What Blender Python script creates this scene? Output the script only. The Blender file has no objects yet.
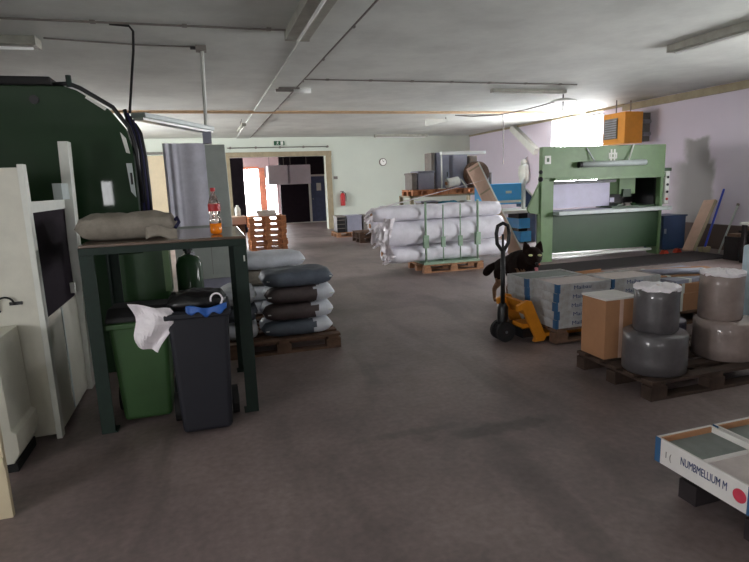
import bpy, bmesh, math, random
from mathutils import Vector, Matrix, noise
random.seed(7)
C = bpy.context.scene.collection
PI = math.pi
CEIL = 3.27

# ------------------------------------------------------------------ materials
def mat(name, col, rough=0.6, metal=0.0, var=0.12, scale=6.0, bump=0.0, col2=None, coat=0.0, spec=0.5,
        alpha=1.0, trans=0.0):
    m = bpy.data.materials.new(name); m.use_nodes = True
    nt = m.node_tree; b = nt.nodes['Principled BSDF']
    b.inputs['Roughness'].default_value = rough
    b.inputs['Metallic'].default_value = metal
    b.inputs['Coat Weight'].default_value = coat
    b.inputs['Specular IOR Level'].default_value = spec
    b.inputs['Alpha'].default_value = alpha
    b.inputs['Transmission Weight'].default_value = trans
    tc = nt.nodes.new('ShaderNodeTexCoord')
    n = nt.nodes.new('ShaderNodeTexNoise'); n.inputs['Scale'].default_value = scale
    n.inputs['Detail'].default_value = 5; n.inputs['Roughness'].default_value = 0.65
    nt.links.new(tc.outputs['Object'], n.inputs['Vector'])
    r = nt.nodes.new('ShaderNodeValToRGB')
    if col2 is None:
        col2 = tuple(max(0, c * (1 - 2.2 * var)) for c in col)
    r.color_ramp.elements[0].position = 0.32; r.color_ramp.elements[1].position = 0.62
    r.color_ramp.elements[0].color = (*col2, 1); r.color_ramp.elements[1].color = (*col, 1)
    nt.links.new(n.outputs['Fac'], r.inputs['Fac'])
    nt.links.new(r.outputs['Color'], b.inputs['Base Color'])
    if bump:
        bp = nt.nodes.new('ShaderNodeBump'); bp.inputs['Strength'].default_value = bump
        bp.inputs['Distance'].default_value = 0.02
        nt.links.new(n.outputs['Fac'], bp.inputs['Height']); nt.links.new(bp.outputs['Normal'], b.inputs['Normal'])
    return m

def S(r, g, b):   # sRGB 0-255 to linear
    f = lambda v: (v / 255 / 12.92) if v <= 10 else ((v / 255 + 0.055) / 1.055) ** 2.4
    return (f(r), f(g), f(b))

M = {}
def defm(k, *a, **kw): M[k] = mat(k, *a, **kw)
defm('dark_green', S(27, 56, 29), 0.5, var=.06, scale=3, coat=.28, spec=.2)
defm('bench_green', S(12, 38, 28), 0.65, var=.15, scale=20)
defm('machine_green', S(104, 134, 90), 0.45, var=.08, scale=4)
defm('press_green_lit', S(44, 84, 42), .4, var=.08)  # lighter copy of the press green, light put into the gear case colour
defm('wood_dark', S(74, 56, 46), .85, var=.2, scale=9)
defm('carton_dirty', S(186, 188, 190), .7, scale=5, col2=S(146, 138, 130))
defm('lamp_housing', S(164, 164, 152), .5)
defm('hall_paint', S(200, 176, 178), .7, var=.03)
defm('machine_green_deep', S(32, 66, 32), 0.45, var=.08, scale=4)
defm('bin_green', S(52, 86, 44), 0.45, var=.06)
defm('bin_navy', S(22, 23, 33), 0.6, var=.06)
defm('rubber', S(26, 25, 26), 0.7)
defm('black', S(20, 20, 22), 0.4)
defm('cable_blue', S(44, 42, 88), 0.45)
defm('white_paint', S(214, 212, 198), 0.5, var=.05)
defm('off_white', S(226, 228, 220), 0.55, var=.05)
defm('pale_metal', S(196, 206, 204), 0.4, var=.06)
defm('grey_metal', S(170, 178, 172), 0.45, var=.05)
defm('steel', S(170, 172, 178), 0.3, metal=.8)
defm('white_cloth', S(226, 226, 238), 0.85, var=.06, scale=10)
defm('film', S(246, 240, 244), 0.35, var=.04, coat=.3)
defm('roll_white', S(240, 238, 246), 0.55, var=.07, scale=5)
defm('roll_tan', S(186, 172, 164), 0.7, var=.08)
defm('sack_tan', S(150, 142, 130), 0.8, var=.14, scale=9, bump=.3)
defm('sack_slate', S(90, 98, 110), 0.55, var=.15, scale=8, bump=.3)
defm('sack_white', S(216, 220, 228), 0.55, var=.10, scale=6, bump=.25)
defm('sack_print_shade', S(84, 72, 72), .6, var=.15, scale=8, bump=.25)
defm('sack_print', S(212, 214, 226), 0.55, scale=2.4, col2=S(88, 74, 76), bump=.25)
defm('wood', S(176, 128, 92), 0.75, var=.2, scale=9)
defm('wood_orange', S(208, 138, 92), 0.7, var=.16, scale=9)
defm('wood_old', S(112, 84, 66), 0.8, var=.2, scale=9)
defm('board_tan', S(212, 178, 158), 0.7, var=.07, scale=4)
defm('carton', S(176, 128, 92), 0.8, var=.06, scale=4)
defm('carton_white', S(220, 216, 212), 0.6, var=.05, scale=6)
defm('carton_blue', S(48, 92, 132), 0.6, var=.06)
defm('tile_grey', S(128, 134, 130), 0.65, var=.08, scale=14)
defm('tile_pink', S(196, 184, 180), 0.65, var=.06, scale=14)
defm('ink', S(52, 64, 110), 0.6)
defm('ink_red', S(206, 62, 84), 0.6)
defm('roll_grey', S(90, 86, 88), 0.42, var=.16, scale=7, coat=.5, bump=.15)
defm('roll_cream', S(150, 134, 128), 0.45, var=.12, scale=6, coat=.4, bump=.12)
defm('roll_dark', S(62, 62, 80), 0.3, var=.25, scale=5, coat=.5, bump=.15)
defm('jack_yellow', S(206, 130, 28), 0.45, var=.1)
defm('heater_orange', S(244, 162, 52), 0.5, var=.05)
defm('sky_blue', S(84, 178, 240), 0.45, var=.05)
defm('navy_box', S(34, 55, 88), 0.55, var=.08)
defm('broom_blue', S(52, 74, 190), 0.45)
defm('red', S(190, 40, 44), 0.4)
defm('orange_cap', S(206, 66, 40), 0.5)
defm('pipe_orange', S(208, 176, 138), 0.6, var=.08)
defm('strip_tan', S(164, 152, 124), 0.7, var=.1)
defm('conduit', S(124, 118, 112), 0.6)
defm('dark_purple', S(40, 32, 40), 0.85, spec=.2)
defm('fur', S(34, 21, 16), 0.9, spec=.15, var=.2, scale=16, bump=.4)
defm('fur_tan', S(130, 100, 78), 0.9, spec=.15, var=.2, scale=20)
defm('tongue', S(206, 128, 140), 0.4)
defm('eye', S(250, 250, 190), 0.15, var=.02)  # pale yellow puts the eye shine into the base colour
defm('teal_cloth', S(64, 148, 176), 0.8)
defm('blue_bag', S(42, 96, 180), 0.35, coat=.3, bump=.3)
defm('bottle_plastic', S(246, 232, 228), 0.08, trans=.95, var=.02)
defm('soda', S(244, 132, 24), 0.15, var=.02)
defm('purple_sheet', S(206, 202, 226), 0.45, var=.05, scale=4)
defm('camo', S(112, 124, 104), 0.85, scale=14, col2=S(58, 66, 52))
defm('ice_film', S(206, 226, 240), 0.3, var=.08, coat=.4, bump=.2)
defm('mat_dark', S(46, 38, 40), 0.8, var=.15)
defm('door_blue', S(88, 100, 136), 0.5)
defm('duct_white', S(214, 206, 216), 0.5, var=.03)
defm('salmon', S(236, 150, 120), 0.6)
defm('beige_door', S(202, 188, 158), 0.65, var=.04)
defm('exit_green', S(30, 86, 58), 0.5)
defm('tube_white', S(238, 240, 236), 0.25, var=.02)
defm('glass_clear', (1, 1, 1), 0.02, trans=1.0, var=0)
defm('outside_ground', S(190, 180, 172), 0.9)
defm('rail', S(120, 118, 112), 0.5, metal=.5)
defm('stanchion_green', S(156, 184, 158), .45)
defm('bench_brown', S(104, 84, 70), .22, var=.1, scale=8, coat=.3)
defm('camera_grey', S(150, 152, 168), 0.45, var=.06)
defm('dial', S(246, 246, 240), 0.4, var=.02)

# ------------------------------------------------------------------ mesh builder
class MB:
    def __init__(self): self.bm = bmesh.new()
    def box(self, x0, x1, y0, y1, z0, z1, m=None):
        v = [self.bm.verts.new(p) for p in ((x0,y0,z0),(x1,y0,z0),(x1,y1,z0),(x0,y1,z0),(x0,y0,z1),(x1,y0,z1),(x1,y1,z1),(x0,y1,z1))]
        if m is not None:
            for q in v: q.co = m @ q.co
        for f in ((3,2,1,0),(4,5,6,7),(0,1,5,4),(1,2,6,5),(2,3,7,6),(3,0,4,7)):
            self.bm.faces.new([v[i] for i in f])
        return self
    def frustum(self, r0, z0, r1, z1):
        a = [(r0[0],r0[2],z0),(r0[1],r0[2],z0),(r0[1],r0[3],z0),(r0[0],r0[3],z0)]
        b = [(r1[0],r1[2],z1),(r1[1],r1[2],z1),(r1[1],r1[3],z1),(r1[0],r1[3],z1)]
        v = [self.bm.verts.new(p) for p in a + b]
        for f in ((3,2,1,0),(4,5,6,7),(0,1,5,4),(1,2,6,5),(2,3,7,6),(3,0,4,7)):
            self.bm.faces.new([v[i] for i in f])
        return self
    def bar(self, p0, p1, w, t, up=(0,0,1)):      # rectangular bar between two points
        p0, p1 = Vector(p0), Vector(p1); d = (p1 - p0); L = d.length; d.normalize()
        u = Vector(up)
        if abs(u.dot(d)) > .98: u = Vector((1,0,0))
        s = d.cross(u).normalized(); u = s.cross(d)
        m = Matrix((( s.x,d.x,u.x,p0.x),(s.y,d.y,u.y,p0.y),(s.z,d.z,u.z,p0.z),(0,0,0,1)))
        return self.box(-w/2, w/2, 0, L, -t/2, t/2, m)
    def tube(self, pts, r, seg=10, radii=None, cap=True):
        pts = [Vector(p) for p in pts]; rings = []
        prev = None
        for i, p in enumerate(pts):
            d = (pts[min(i+1, len(pts)-1)] - pts[max(i-1, 0)]).normalized()
            if prev is None:
                a = Vector((0,0,1)) if abs(d.z) < .9 else Vector((1,0,0))
                s = d.cross(a).normalized()
            else:
                s = (prev - d * prev.dot(d)).normalized()
            prev = s; t = d.cross(s)
            rr = radii[i] if radii else r
            rings.append([self.bm.verts.new(p + (s*math.cos(2*PI*k/seg) + t*math.sin(2*PI*k/seg))*rr) for k in range(seg)])
        for a, b in zip(rings, rings[1:]):
            for k in range(seg):
                self.bm.faces.new((a[k], a[(k+1)%seg], b[(k+1)%seg], b[k]))
        if cap:
            self.bm.faces.new(rings[0][::-1]); self.bm.faces.new(rings[-1])
        return self
    def lathe(self, prof, c=(0,0,0), seg=28, jitter=0.0):       # prof: (r, z), about z
        rings = []
        for r, z in prof:
            rings.append([self.bm.verts.new((c[0]+(r+random.uniform(-jitter,jitter))*math.cos(2*PI*k/seg), c[1]+(r+random.uniform(-jitter,jitter))*math.sin(2*PI*k/seg), c[2]+z+random.uniform(-jitter,jitter))) for k in range(seg)])
        for a, b in zip(rings, rings[1:]):
            for k in range(seg): self.bm.faces.new((a[k], a[(k+1)%seg], b[(k+1)%seg], b[k]))
        self.bm.faces.new(rings[0][::-1]); self.bm.faces.new(rings[-1])
        return self
    def prism(self, poly, axis, a, b):      # polygon in the plane normal to axis
        def P(u, v, w): return {'x': (w,u,v), 'y': (u,w,v), 'z': (u,v,w)}[axis]
        A = [self.bm.verts.new(P(u, v, a)) for u, v in poly]; B = [self.bm.verts.new(P(u, v, b)) for u, v in poly]
        n = len(poly)
        self.bm.faces.new(A[::-1]); self.bm.faces.new(B)
        for i in range(n): self.bm.faces.new((A[i], A[(i+1)%n], B[(i+1)%n], B[i]))
        return self
    def sheet(self, fn, nu, nv, t=.006):    # thick wavy sheet; fn(u, v) -> point
        top = [[self.bm.verts.new(fn(i/nu, j/nv)) for j in range(nv+1)] for i in range(nu+1)]
        fs = []
        for i in range(nu):
            for j in range(nv):
                fs.append(self.bm.faces.new((top[i][j], top[i+1][j], top[i+1][j+1], top[i][j+1])))
        bmesh.ops.recalc_face_normals(self.bm, faces=fs)
        bmesh.ops.solidify(self.bm, geom=fs, thickness=t)
        return self
    def pillow(self, w, d, h, seed=0, n=18, wob=.02, z0=0.0):   # stuffed sack standing on z0
        rnd = Vector((seed*3.1, seed*1.7, seed))
        rows = {}
        for s in (1, -1):
            for i in range(n+1):
                for j in range(n+1):
                    u, v = i/n*2-1, j/n*2-1
                    edge = i in (0, n) or j in (0, n)
                    if s == -1 and edge: rows[(s,i,j)] = rows[(1,i,j)]; continue
                    k = ((1-abs(u)**5)*(1-abs(v)**5))**.42
                    q = Vector((u*1.6, v*1.6, s*.6)) + rnd
                    z = s*h/2*k + (noise.noise(q*1.8)*wob*k if s > 0 else 0)
                    rx = 1 - .10*abs(v)**3; ry = 1 - .10*abs(u)**3
                    x = u*w/2*rx + noise.noise(q*1.3+Vector((5,0,0)))*wob*.8
                    y = v*d/2*ry + noise.noise(q*1.3+Vector((0,5,0)))*wob*.8
                    rows[(s,i,j)] = self.bm.verts.new((x, y, z0 + h/2 + z))
        for s in (1, -1):
            for i in range(n):
                for j in range(n):
                    f = [rows[(s,i,j)], rows[(s,i+1,j)], rows[(s,i+1,j+1)], rows[(s,i,j+1)]]
                    self.bm.faces.new(f if s == 1 else f[::-1])
        return self
    def ball(self, c, r, s=(1,1,1), seg=16):
        bmesh.ops.create_uvsphere(self.bm, u_segments=seg, v_segments=seg//2+2, radius=r, matrix=Matrix.Translation(c) @ Matrix.Diagonal((*s,1)))
        return self
    def build(self, name, material, parent=None, loc=(0,0,0), rotz=0, smooth=False, bevel=0, seg=2, rot=None):
        bmesh.ops.recalc_face_normals(self.bm, faces=self.bm.faces)
        me = bpy.data.meshes.new(name); self.bm.to_mesh(me); self.bm.free()
        me.materials.append(M[material] if isinstance(material, str) else material)
        o = bpy.data.objects.new(name, me); C.objects.link(o)
        o.location = loc; o.rotation_euler = rot if rot else (0,0,rotz)
        if smooth:
            for p in me.polygons: p.use_smooth = True
        if bevel:
            md = o.modifiers.new('edge', 'BEVEL'); md.width = bevel; md.segments = seg; md.limit_method = 'ANGLE'
        if parent: o.parent = parent
        return o

def tag(o, label=None, cat=None, group=None, kind=None):
    if label: o['label'] = label
    if cat: o['category'] = cat
    if group: o['group'] = group
    if kind: o['kind'] = kind
    return o
def thing(name, label, cat, loc=(0,0,0), rotz=0, group=None):
    o = bpy.data.objects.new(name, None); C.objects.link(o); o.empty_display_size = .1
    o.location = loc; o.rotation_euler = (0,0,rotz)
    return tag(o, label, cat, group)
def dup(root, loc, rotz=None, label=None, group=None):
    r = root.copy(); C.objects.link(r); r.location = loc
    if rotz is not None: r.rotation_euler = (0,0,rotz)
    if label: r['label'] = label
    if group: r['group'] = group
    for ch in list(root.children):
        c = ch.copy(); C.objects.link(c); c.parent = r
        for g in list(ch.children):
            d = g.copy(); C.objects.link(d); d.parent = c
    return r
def struct(o): o['kind'] = 'structure'; return o
def text(s, name, material, size, M4, parent, ex=.0008, sx=1.0):
    cu = bpy.data.curves.new(name, 'FONT'); cu.body = s; cu.size = size; cu.extrude = ex
    cu.align_x = 'CENTER'; cu.align_y = 'CENTER'
    t = bpy.data.objects.new(name, cu); C.objects.link(t)
    bpy.context.view_layer.update()
    me = bpy.data.meshes.new_from_object(t.evaluated_get(bpy.context.evaluated_depsgraph_get()))
    bpy.data.objects.remove(t)
    me.transform(Matrix.Diagonal((sx,1,1,1))); me.transform(M4)
    me.materials.clear(); me.materials.append(M[material])
    o = bpy.data.objects.new(name, me); C.objects.link(o); o.parent = parent
    return o
FACE_NEG_Y = Matrix.Rotation(PI/2, 4, 'X')                      # readable from -y
FACE_NEG_X = Matrix.Rotation(-PI/2, 4, 'Z') @ Matrix.Rotation(PI/2, 4, 'X')   # readable from -x

# ------------------------------------------------------------------ the room
def node_floor():
    m = mat('floor_concrete', S(146, 130, 127), 0.45, var=.1, scale=.55, bump=.02, col2=S(104, 91, 90))
    nt = m.node_tree; b = nt.nodes['Principled BSDF']
    tc = nt.nodes.new('ShaderNodeTexCoord')
    n = nt.nodes.new('ShaderNodeTexNoise'); n.inputs['Scale'].default_value = 26; n.inputs['Detail'].default_value = 6
    mp = nt.nodes.new('ShaderNodeMapping'); mp.inputs['Scale'].default_value = (.9, .28, 1)
    w = nt.nodes.new('ShaderNodeTexNoise'); w.inputs['Scale'].default_value = 2.2; w.inputs['Detail'].default_value = 7; w.inputs['Distortion'].default_value = .8
    nt.links.new(tc.outputs['Object'], n.inputs['Vector']); nt.links.new(tc.outputs['Object'], mp.inputs['Vector'])
    nt.links.new(mp.outputs['Vector'], w.inputs['Vector'])
    r1 = nt.nodes.new('ShaderNodeMapRange'); r1.inputs['From Min'].default_value = .3; r1.inputs['From Max'].default_value = .7
    r1.inputs['To Min'].default_value = .82; r1.inputs['To Max'].default_value = 1.08
    nt.links.new(n.outputs['Fac'], r1.inputs['Value'])
    r2 = nt.nodes.new('ShaderNodeMapRange'); r2.inputs['From Min'].default_value = .34; r2.inputs['From Max'].default_value = .5
    r2.inputs['To Min'].default_value = .72; r2.inputs['To Max'].default_value = 1.0
    nt.links.new(w.outputs['Fac'], r2.inputs['Value'])
    mu = nt.nodes.new('ShaderNodeMath'); mu.operation = 'MULTIPLY'
    nt.links.new(r1.outputs['Result'], mu.inputs[0]); nt.links.new(r2.outputs['Result'], mu.inputs[1])
    mx = nt.nodes.new('ShaderNodeMix'); mx.data_type = 'RGBA'; mx.blend_type = 'MULTIPLY'; mx.inputs['Factor'].default_value = 1
    ramp = [x for x in nt.nodes if x.type == 'VALTORGB'][0]
    nt.links.new(ramp.outputs['Color'], mx.inputs['A']); nt.links.new(mu.outputs['Value'], mx.inputs['B'])
    # oil stains and scuffs with shapes of their own
    last = mx.outputs['Result']
    for (cx, cy, rx, ry, k) in ((1.75, 2.95, .62, .10, .62), (1.15, 3.1, .5, .06, .75), (1.0, 5.9, .16, .7, .78), (2.1, 6.6, .9, .22, .8), (1.35, 4.2, .3, .5, .82)):
        s_ = nt.nodes.new('ShaderNodeMapping'); s_.vector_type = 'POINT'
        s_.inputs['Location'].default_value = (-cx/rx, -cy/ry, 0); s_.inputs['Scale'].default_value = (1/rx, 1/ry, 0)
        nz = nt.nodes.new('ShaderNodeTexNoise'); nz.inputs['Scale'].default_value = 7; nz.inputs['Detail'].default_value = 5
        nt.links.new(tc.outputs['Object'], s_.inputs['Vector']); nt.links.new(tc.outputs['Object'], nz.inputs['Vector'])
        ln = nt.nodes.new('ShaderNodeVectorMath'); ln.operation = 'LENGTH'; nt.links.new(s_.outputs['Vector'], ln.inputs[0])
        ad = nt.nodes.new('ShaderNodeMath'); ad.operation = 'MULTIPLY_ADD'; ad.inputs[1].default_value = 1.6; nt.links.new(nz.outputs['Fac'], ad.inputs[0]); nt.links.new(ln.outputs['Value'], ad.inputs[2])
        mr_ = nt.nodes.new('ShaderNodeMapRange'); mr_.interpolation_type = 'SMOOTHSTEP'
        for q, v in (('From Min', 1.2), ('From Max', 1.8), ('To Min', k), ('To Max', 1)): mr_.inputs[q].default_value = v
        nt.links.new(ad.outputs['Value'], mr_.inputs['Value'])
        m3 = nt.nodes.new('ShaderNodeMix'); m3.data_type = 'RGBA'; m3.blend_type = 'MULTIPLY'; m3.inputs['Factor'].default_value = 1
        nt.links.new(last, m3.inputs['A']); nt.links.new(mr_.outputs['Result'], m3.inputs['B']); last = m3.outputs['Result']
    nt.links.new(last, b.inputs['Base Color'])
    return m
M['floor'] = node_floor()
M['plaster'] = mat('ceiling_plaster', S(212, 216, 210), 0.8, var=.085, scale=1.3, bump=.05)
M['wall_dim'] = mat('wall_paint_brown_grey', S(150, 142, 134), 0.8, var=.04, scale=.9)  # unseen walls, coloured darker to cut bounced light
M['wall_paint'] = mat('wall_paint', S(208, 216, 204), 0.8, var=.025, scale=.9)

def wall_right_material():
    m = mat('wall_right_paint', S(222, 212, 224), 0.8, var=.02, scale=.8)
    nt = m.node_tree; b = nt.nodes['Principled BSDF']; L = nt.links.new
    ramp = [x for x in nt.nodes if x.type == 'VALTORGB'][0]
    tc = nt.nodes.new('ShaderNodeTexCoord'); sep = nt.nodes.new('ShaderNodeSeparateXYZ')
    nz = nt.nodes.new('ShaderNodeTexNoise'); nz.inputs['Scale'].default_value = 3.5; nz.inputs['Detail'].default_value = 4
    L(tc.outputs['Object'], nz.inputs['Vector'])
    wob = nt.nodes.new('ShaderNodeMath'); wob.operation = 'MULTIPLY_ADD'; wob.inputs[1].default_value = .22; wob.inputs[2].default_value = -.11
    L(nz.outputs['Fac'], wob.inputs[0])
    L(tc.outputs['Object'], sep.inputs[0])
    yy = nt.nodes.new('ShaderNodeMath'); yy.operation = 'ADD'; L(sep.outputs['Y'], yy.inputs[0]); L(wob.outputs[0], yy.inputs[1])
    def mr(src, a, c, t0, t1):
        n = nt.nodes.new('ShaderNodeMapRange'); n.interpolation_type = 'SMOOTHSTEP'
        n.inputs['From Min'].default_value = a; n.inputs['From Max'].default_value = c
        n.inputs['To Min'].default_value = t0; n.inputs['To Max'].default_value = t1
        L(src, n.inputs['Value']); return n.outputs['Result']
    def mul(a, c):
        n = nt.nodes.new('ShaderNodeMath'); n.operation = 'MULTIPLY'; L(a, n.inputs[0]); L(c, n.inputs[1]); return n.outputs[0]
    def mx_(a, c):
        n = nt.nodes.new('ShaderNodeMath'); n.operation = 'MAXIMUM'; L(a, n.inputs[0]); L(c, n.inputs[1]); return n.outputs[0]
    zz = nt.nodes.new('ShaderNodeMath'); zz.operation = 'ADD'; L(sep.outputs['Z'], zz.inputs[0]); L(wob.outputs[0], zz.inputs[1])
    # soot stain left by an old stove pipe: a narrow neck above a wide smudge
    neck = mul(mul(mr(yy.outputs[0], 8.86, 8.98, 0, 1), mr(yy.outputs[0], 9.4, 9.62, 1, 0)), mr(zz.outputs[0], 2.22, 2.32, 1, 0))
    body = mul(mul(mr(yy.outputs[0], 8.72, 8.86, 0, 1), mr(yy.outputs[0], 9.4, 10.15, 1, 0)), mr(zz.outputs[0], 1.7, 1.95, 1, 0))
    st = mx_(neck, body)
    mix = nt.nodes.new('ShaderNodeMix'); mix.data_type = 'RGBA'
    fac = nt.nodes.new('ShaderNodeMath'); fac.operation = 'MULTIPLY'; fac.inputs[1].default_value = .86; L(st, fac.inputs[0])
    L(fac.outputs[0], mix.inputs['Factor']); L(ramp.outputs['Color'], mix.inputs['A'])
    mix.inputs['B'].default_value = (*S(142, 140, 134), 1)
    dado = mul(mr(sep.outputs['Z'], .5, .52, 1, 0), mr(sep.outputs['Y'], 11.9, 12.0, 1, 0))
    mix2 = nt.nodes.new('ShaderNodeMix'); mix2.data_type = 'RGBA'
    L(dado, mix2.inputs['Factor']); L(mix.outputs['Result'], mix2.inputs['A'])
    mix2.inputs['B'].default_value = (*S(92, 76, 70), 1)
    L(mix2.outputs['Result'], b.inputs['Base Color'])
    return m
M['wall_right'] = wall_right_material()

XL, XR, YB, YF = -4.0, 10.0, 19.6, -6.0
struct(MB().box(XL-.3, XR+.3, YF-.3, YB+.0, -.2, 0).build('floor', 'floor'))
struct(MB().box(XL-.3, XR+.3, YF-.3, YB+.3, CEIL, CEIL+.2).build('ceiling', 'plaster'))
# right wall with one real window opening
W1 = (12.15, 14.35, 1.3, 3.2)
W2 = (1.6, 5.0, 1.0, 2.4)      # a second window nearer the camera, outside the frame
w = MB().box(XR, XR+.3, YF, W2[0], 0, CEIL).box(XR, XR+.3, W2[1], W1[0], 0, CEIL).box(XR, XR+.3, W1[1], YB, 0, CEIL)
for a in (W1, W2): w.box(XR, XR+.3, a[0], a[1], 0, a[2]).box(XR, XR+.3, a[0], a[1], a[3], CEIL)
struct(w.build('wall_right', 'wall_right'))
# left wall with two windows (outside the frame); near one added for fill light
LW = [(-.8, .7, 1.1, 2.1), (13.6, 16.6, 1.2, 2.9)]
w = MB().box(XL-.3, XL, YF, LW[0][0], 0, CEIL).box(XL-.3, XL, LW[0][1], LW[1][0], 0, CEIL).box(XL-.3, XL, LW[1][1], YB, 0, CEIL)
for a in LW: w.box(XL-.3, XL, a[0], a[1], 0, a[2]).box(XL-.3, XL, a[0], a[1], a[3], CEIL)
struct(w.build('wall_left', 'wall_dim'))
# wall behind the camera with windows; the second is added for front fill light
FW = [(-3.3, -2.3, 1.2, 1.95), (-1.2, -.4, 1.5, 2.4)]
w = MB()
xs = [XL-.3, FW[0][0], FW[0][1], FW[1][0], FW[1][1], XR+.3]
for i in (0, 2, 4): w.box(xs[i], xs[i+1], YF-.3, YF, 0, CEIL)
for a in FW: w.box(a[0], a[1], YF-.3, YF, 0, a[2]).box(a[0], a[1], YF-.3, YF, a[3], CEIL)
struct(w.build('wall_front', 'wall_dim'))
# back wall with the doorway
DX0, DX1, DZ = 0.95, 4.28, 2.62
w = MB().box(XL-.3, DX0, YB, YB+.3, 0, CEIL).box(DX1, XR+.3, YB, YB+.3, 0, CEIL).box(DX0, DX1, YB, YB+.3, DZ, CEIL)
struct(w.build('wall_back', 'wall_paint'))

def window(name, axis, pos, a, thick=.3, mull=1):
    fr = MB(); t = .06
    def B(u0, u1, z0, z1, d0, d1, mb):
        if axis == 'x': mb.box(pos+d0, pos+d1, u0, u1, z0, z1)
        else: mb.box(u0, u1, pos+d0, pos+d1, z0, z1)
    u0, u1, z0, z1 = a
    for q in ((u0,u1,z0,z0+t),(u0,u1,z1-t,z1),(u0,u0+t,z0+t,z1-t),(u1-t,u1,z0+t,z1-t)): B(*q, .1, .18, fr)
    for k in range(mull):
        c = u0 + (u1-u0)*(k+1)/(mull+1); B(c-.03, c+.03, z0+t, z1-t, .1, .18, fr)
    o = struct(fr.build(name, 'off_white'))
    g = MB(); B(u0+t, u1-t, z0+t, z1-t, .135, .141, g); g.build('pane', M['glass_thin'], o)
    return o
gm = bpy.data.materials.new('glass_thin'); gm.use_nodes = True
nt = gm.node_tree; nt.nodes.remove(nt.nodes['Principled BSDF'])
tr = nt.nodes.new('ShaderNodeBsdfTransparent'); gl = nt.nodes.new('ShaderNodeBsdfGlossy'); gl.inputs['Roughness'].default_value = .03
mxs = nt.nodes.new('ShaderNodeMixShader'); mxs.inputs[0].default_value = .06
nt.links.new(tr.outputs[0], mxs.inputs[1]); nt.links.new(gl.outputs[0], mxs.inputs[2])
nt.links.new(mxs.outputs[0], nt.nodes['Material Output'].inputs['Surface'])
M['glass_thin'] = gm
window('window_1', 'x', XR, W1); window('window_6', 'x', XR, W2)
window('window_fill_left', 'x', XL-.28, LW[0]); window('window_3', 'x', XL-.28, LW[1])
window('window_4', 'y', YF-.28, FW[0]); window('window_fill_rear', 'y', YF-.28, FW[1], mull=2)

# ceiling beam, cover strip under the right ceiling edge, door frame, corner brace
struct(MB().box(1.22, 1.66, YF, YB, CEIL-.025, CEIL).build('trim_1', 'plaster'))
struct(MB().box(XR-.07, XR, 3.0, 11.4, CEIL-.17, CEIL-.02).build('trim_2', 'strip_tan'))
struct(MB().box(XR-.03, XR, 11.4, YB, CEIL-.06, CEIL).build('trim_3', 'strip_tan'))
fr = MB().box(DX0-.16, DX1+.22, YB-.04, YB, DZ, DZ+.16).box(DX1, DX1+.2, YB-.05, YB, 0, DZ).box(DX0-.14, DX0, YB-.04, YB, 0, DZ)
struct(fr.build('trim_4', 'strip_tan'))
struct(MB().bar((XR-.08, 16.4, CEIL-.04), (XR-.08, 15.0, 2.36), .16, .22).build('trim_5', 'off_white'))

# the hall beyond the doorway
HY = 27.2
struct(MB().box(-1.3, 7.3, YB, HY+.3, -.2, -.0).build('floor_hall', 'floor'))
struct(MB().box(-1.3, 7.3, YB+.3, HY+.3, 3.05, 3.25).build('ceiling_hall', 'plaster'))
HW = (23.6, 26.2, .9, 1.9)  # unseen window, added to brighten the hall
w = MB().box(-1.3, -1.0, YB+.3, HW[0], 0, 3.05).box(-1.3, -1.0, HW[1], HY, 0, 3.05).box(-1.3, -1.0, HW[0], HW[1], 0, HW[2]).box(-1.3, -1.0, HW[0], HW[1], HW[3], 3.05)
struct(w.build('wall_hall_left', 'hall_paint')); window('window_fill_hall', 'x', -1.28, HW, mull=3)
struct(MB().box(7.0, 7.3, YB+.3, HY, 0, 3.05).build('wall_hall_right', 'hall_paint'))
w = MB().box(-1.0, 1.72, HY, HY+.3, 0, 3.05).box(2.62, 2.95, HY, HY+.3, 0, 3.05).box(3.45, 7.0, HY, HY+.3, 0, 3.05)
w.box(1.72, 2.62, HY, HY+.3, 2.45, 3.05).box(2.95, 3.45, HY, HY+.3, 2.0, 3.05)
struct(w.build('wall_hall_back', 'hall_paint'))
struct(MB().box(2.62, 2.9, HY-.03, HY, 0, 2.5).box(1.72, 2.62, HY-.03, HY, 2.45, 2.56).build('trim_6', 'salmon'))
# dark partition in the hall, with a blue door
PY = 24.0
w = MB().box(3.2, 4.42, PY, PY+.2, 0, 3.05).box(5.25, 7.0, PY, PY+.2, 0, 3.05).box(4.42, 5.25, PY, PY+.2, 2.05, 3.05)
struct(w.build('wall_hall_partition', 'dark_purple'))
d1 = struct(MB().box(4.5, 5.17, PY+.04, PY+.1, 0, 1.98).build('door_1', 'door_blue'))
MB().box(4.42, 4.52, PY-.04, PY+.14, 0, 2.05).box(5.15, 5.25, PY-.04, PY+.14, 0, 2.05).box(4.52, 5.15, PY-.04, PY+.14, 1.97, 2.05).build('door_frame', 'off_white', d1)
MB().box(4.78, 4.98, PY+.02, PY+.04, 1.35, 1.68).build('notice', 'off_white', d1)
MB().ball((4.6, PY, 1.0), .035).build('door_handle', 'steel', d1)
struct(MB().box(3.0, 5.3, PY-.5, PY-.38, 0, .035).build('trim_7', 'off_white'))
struct(MB().box(-30, 40, HY+.4, 60, -.25, -.05).build('ground_outside', 'outside_ground'))

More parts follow.
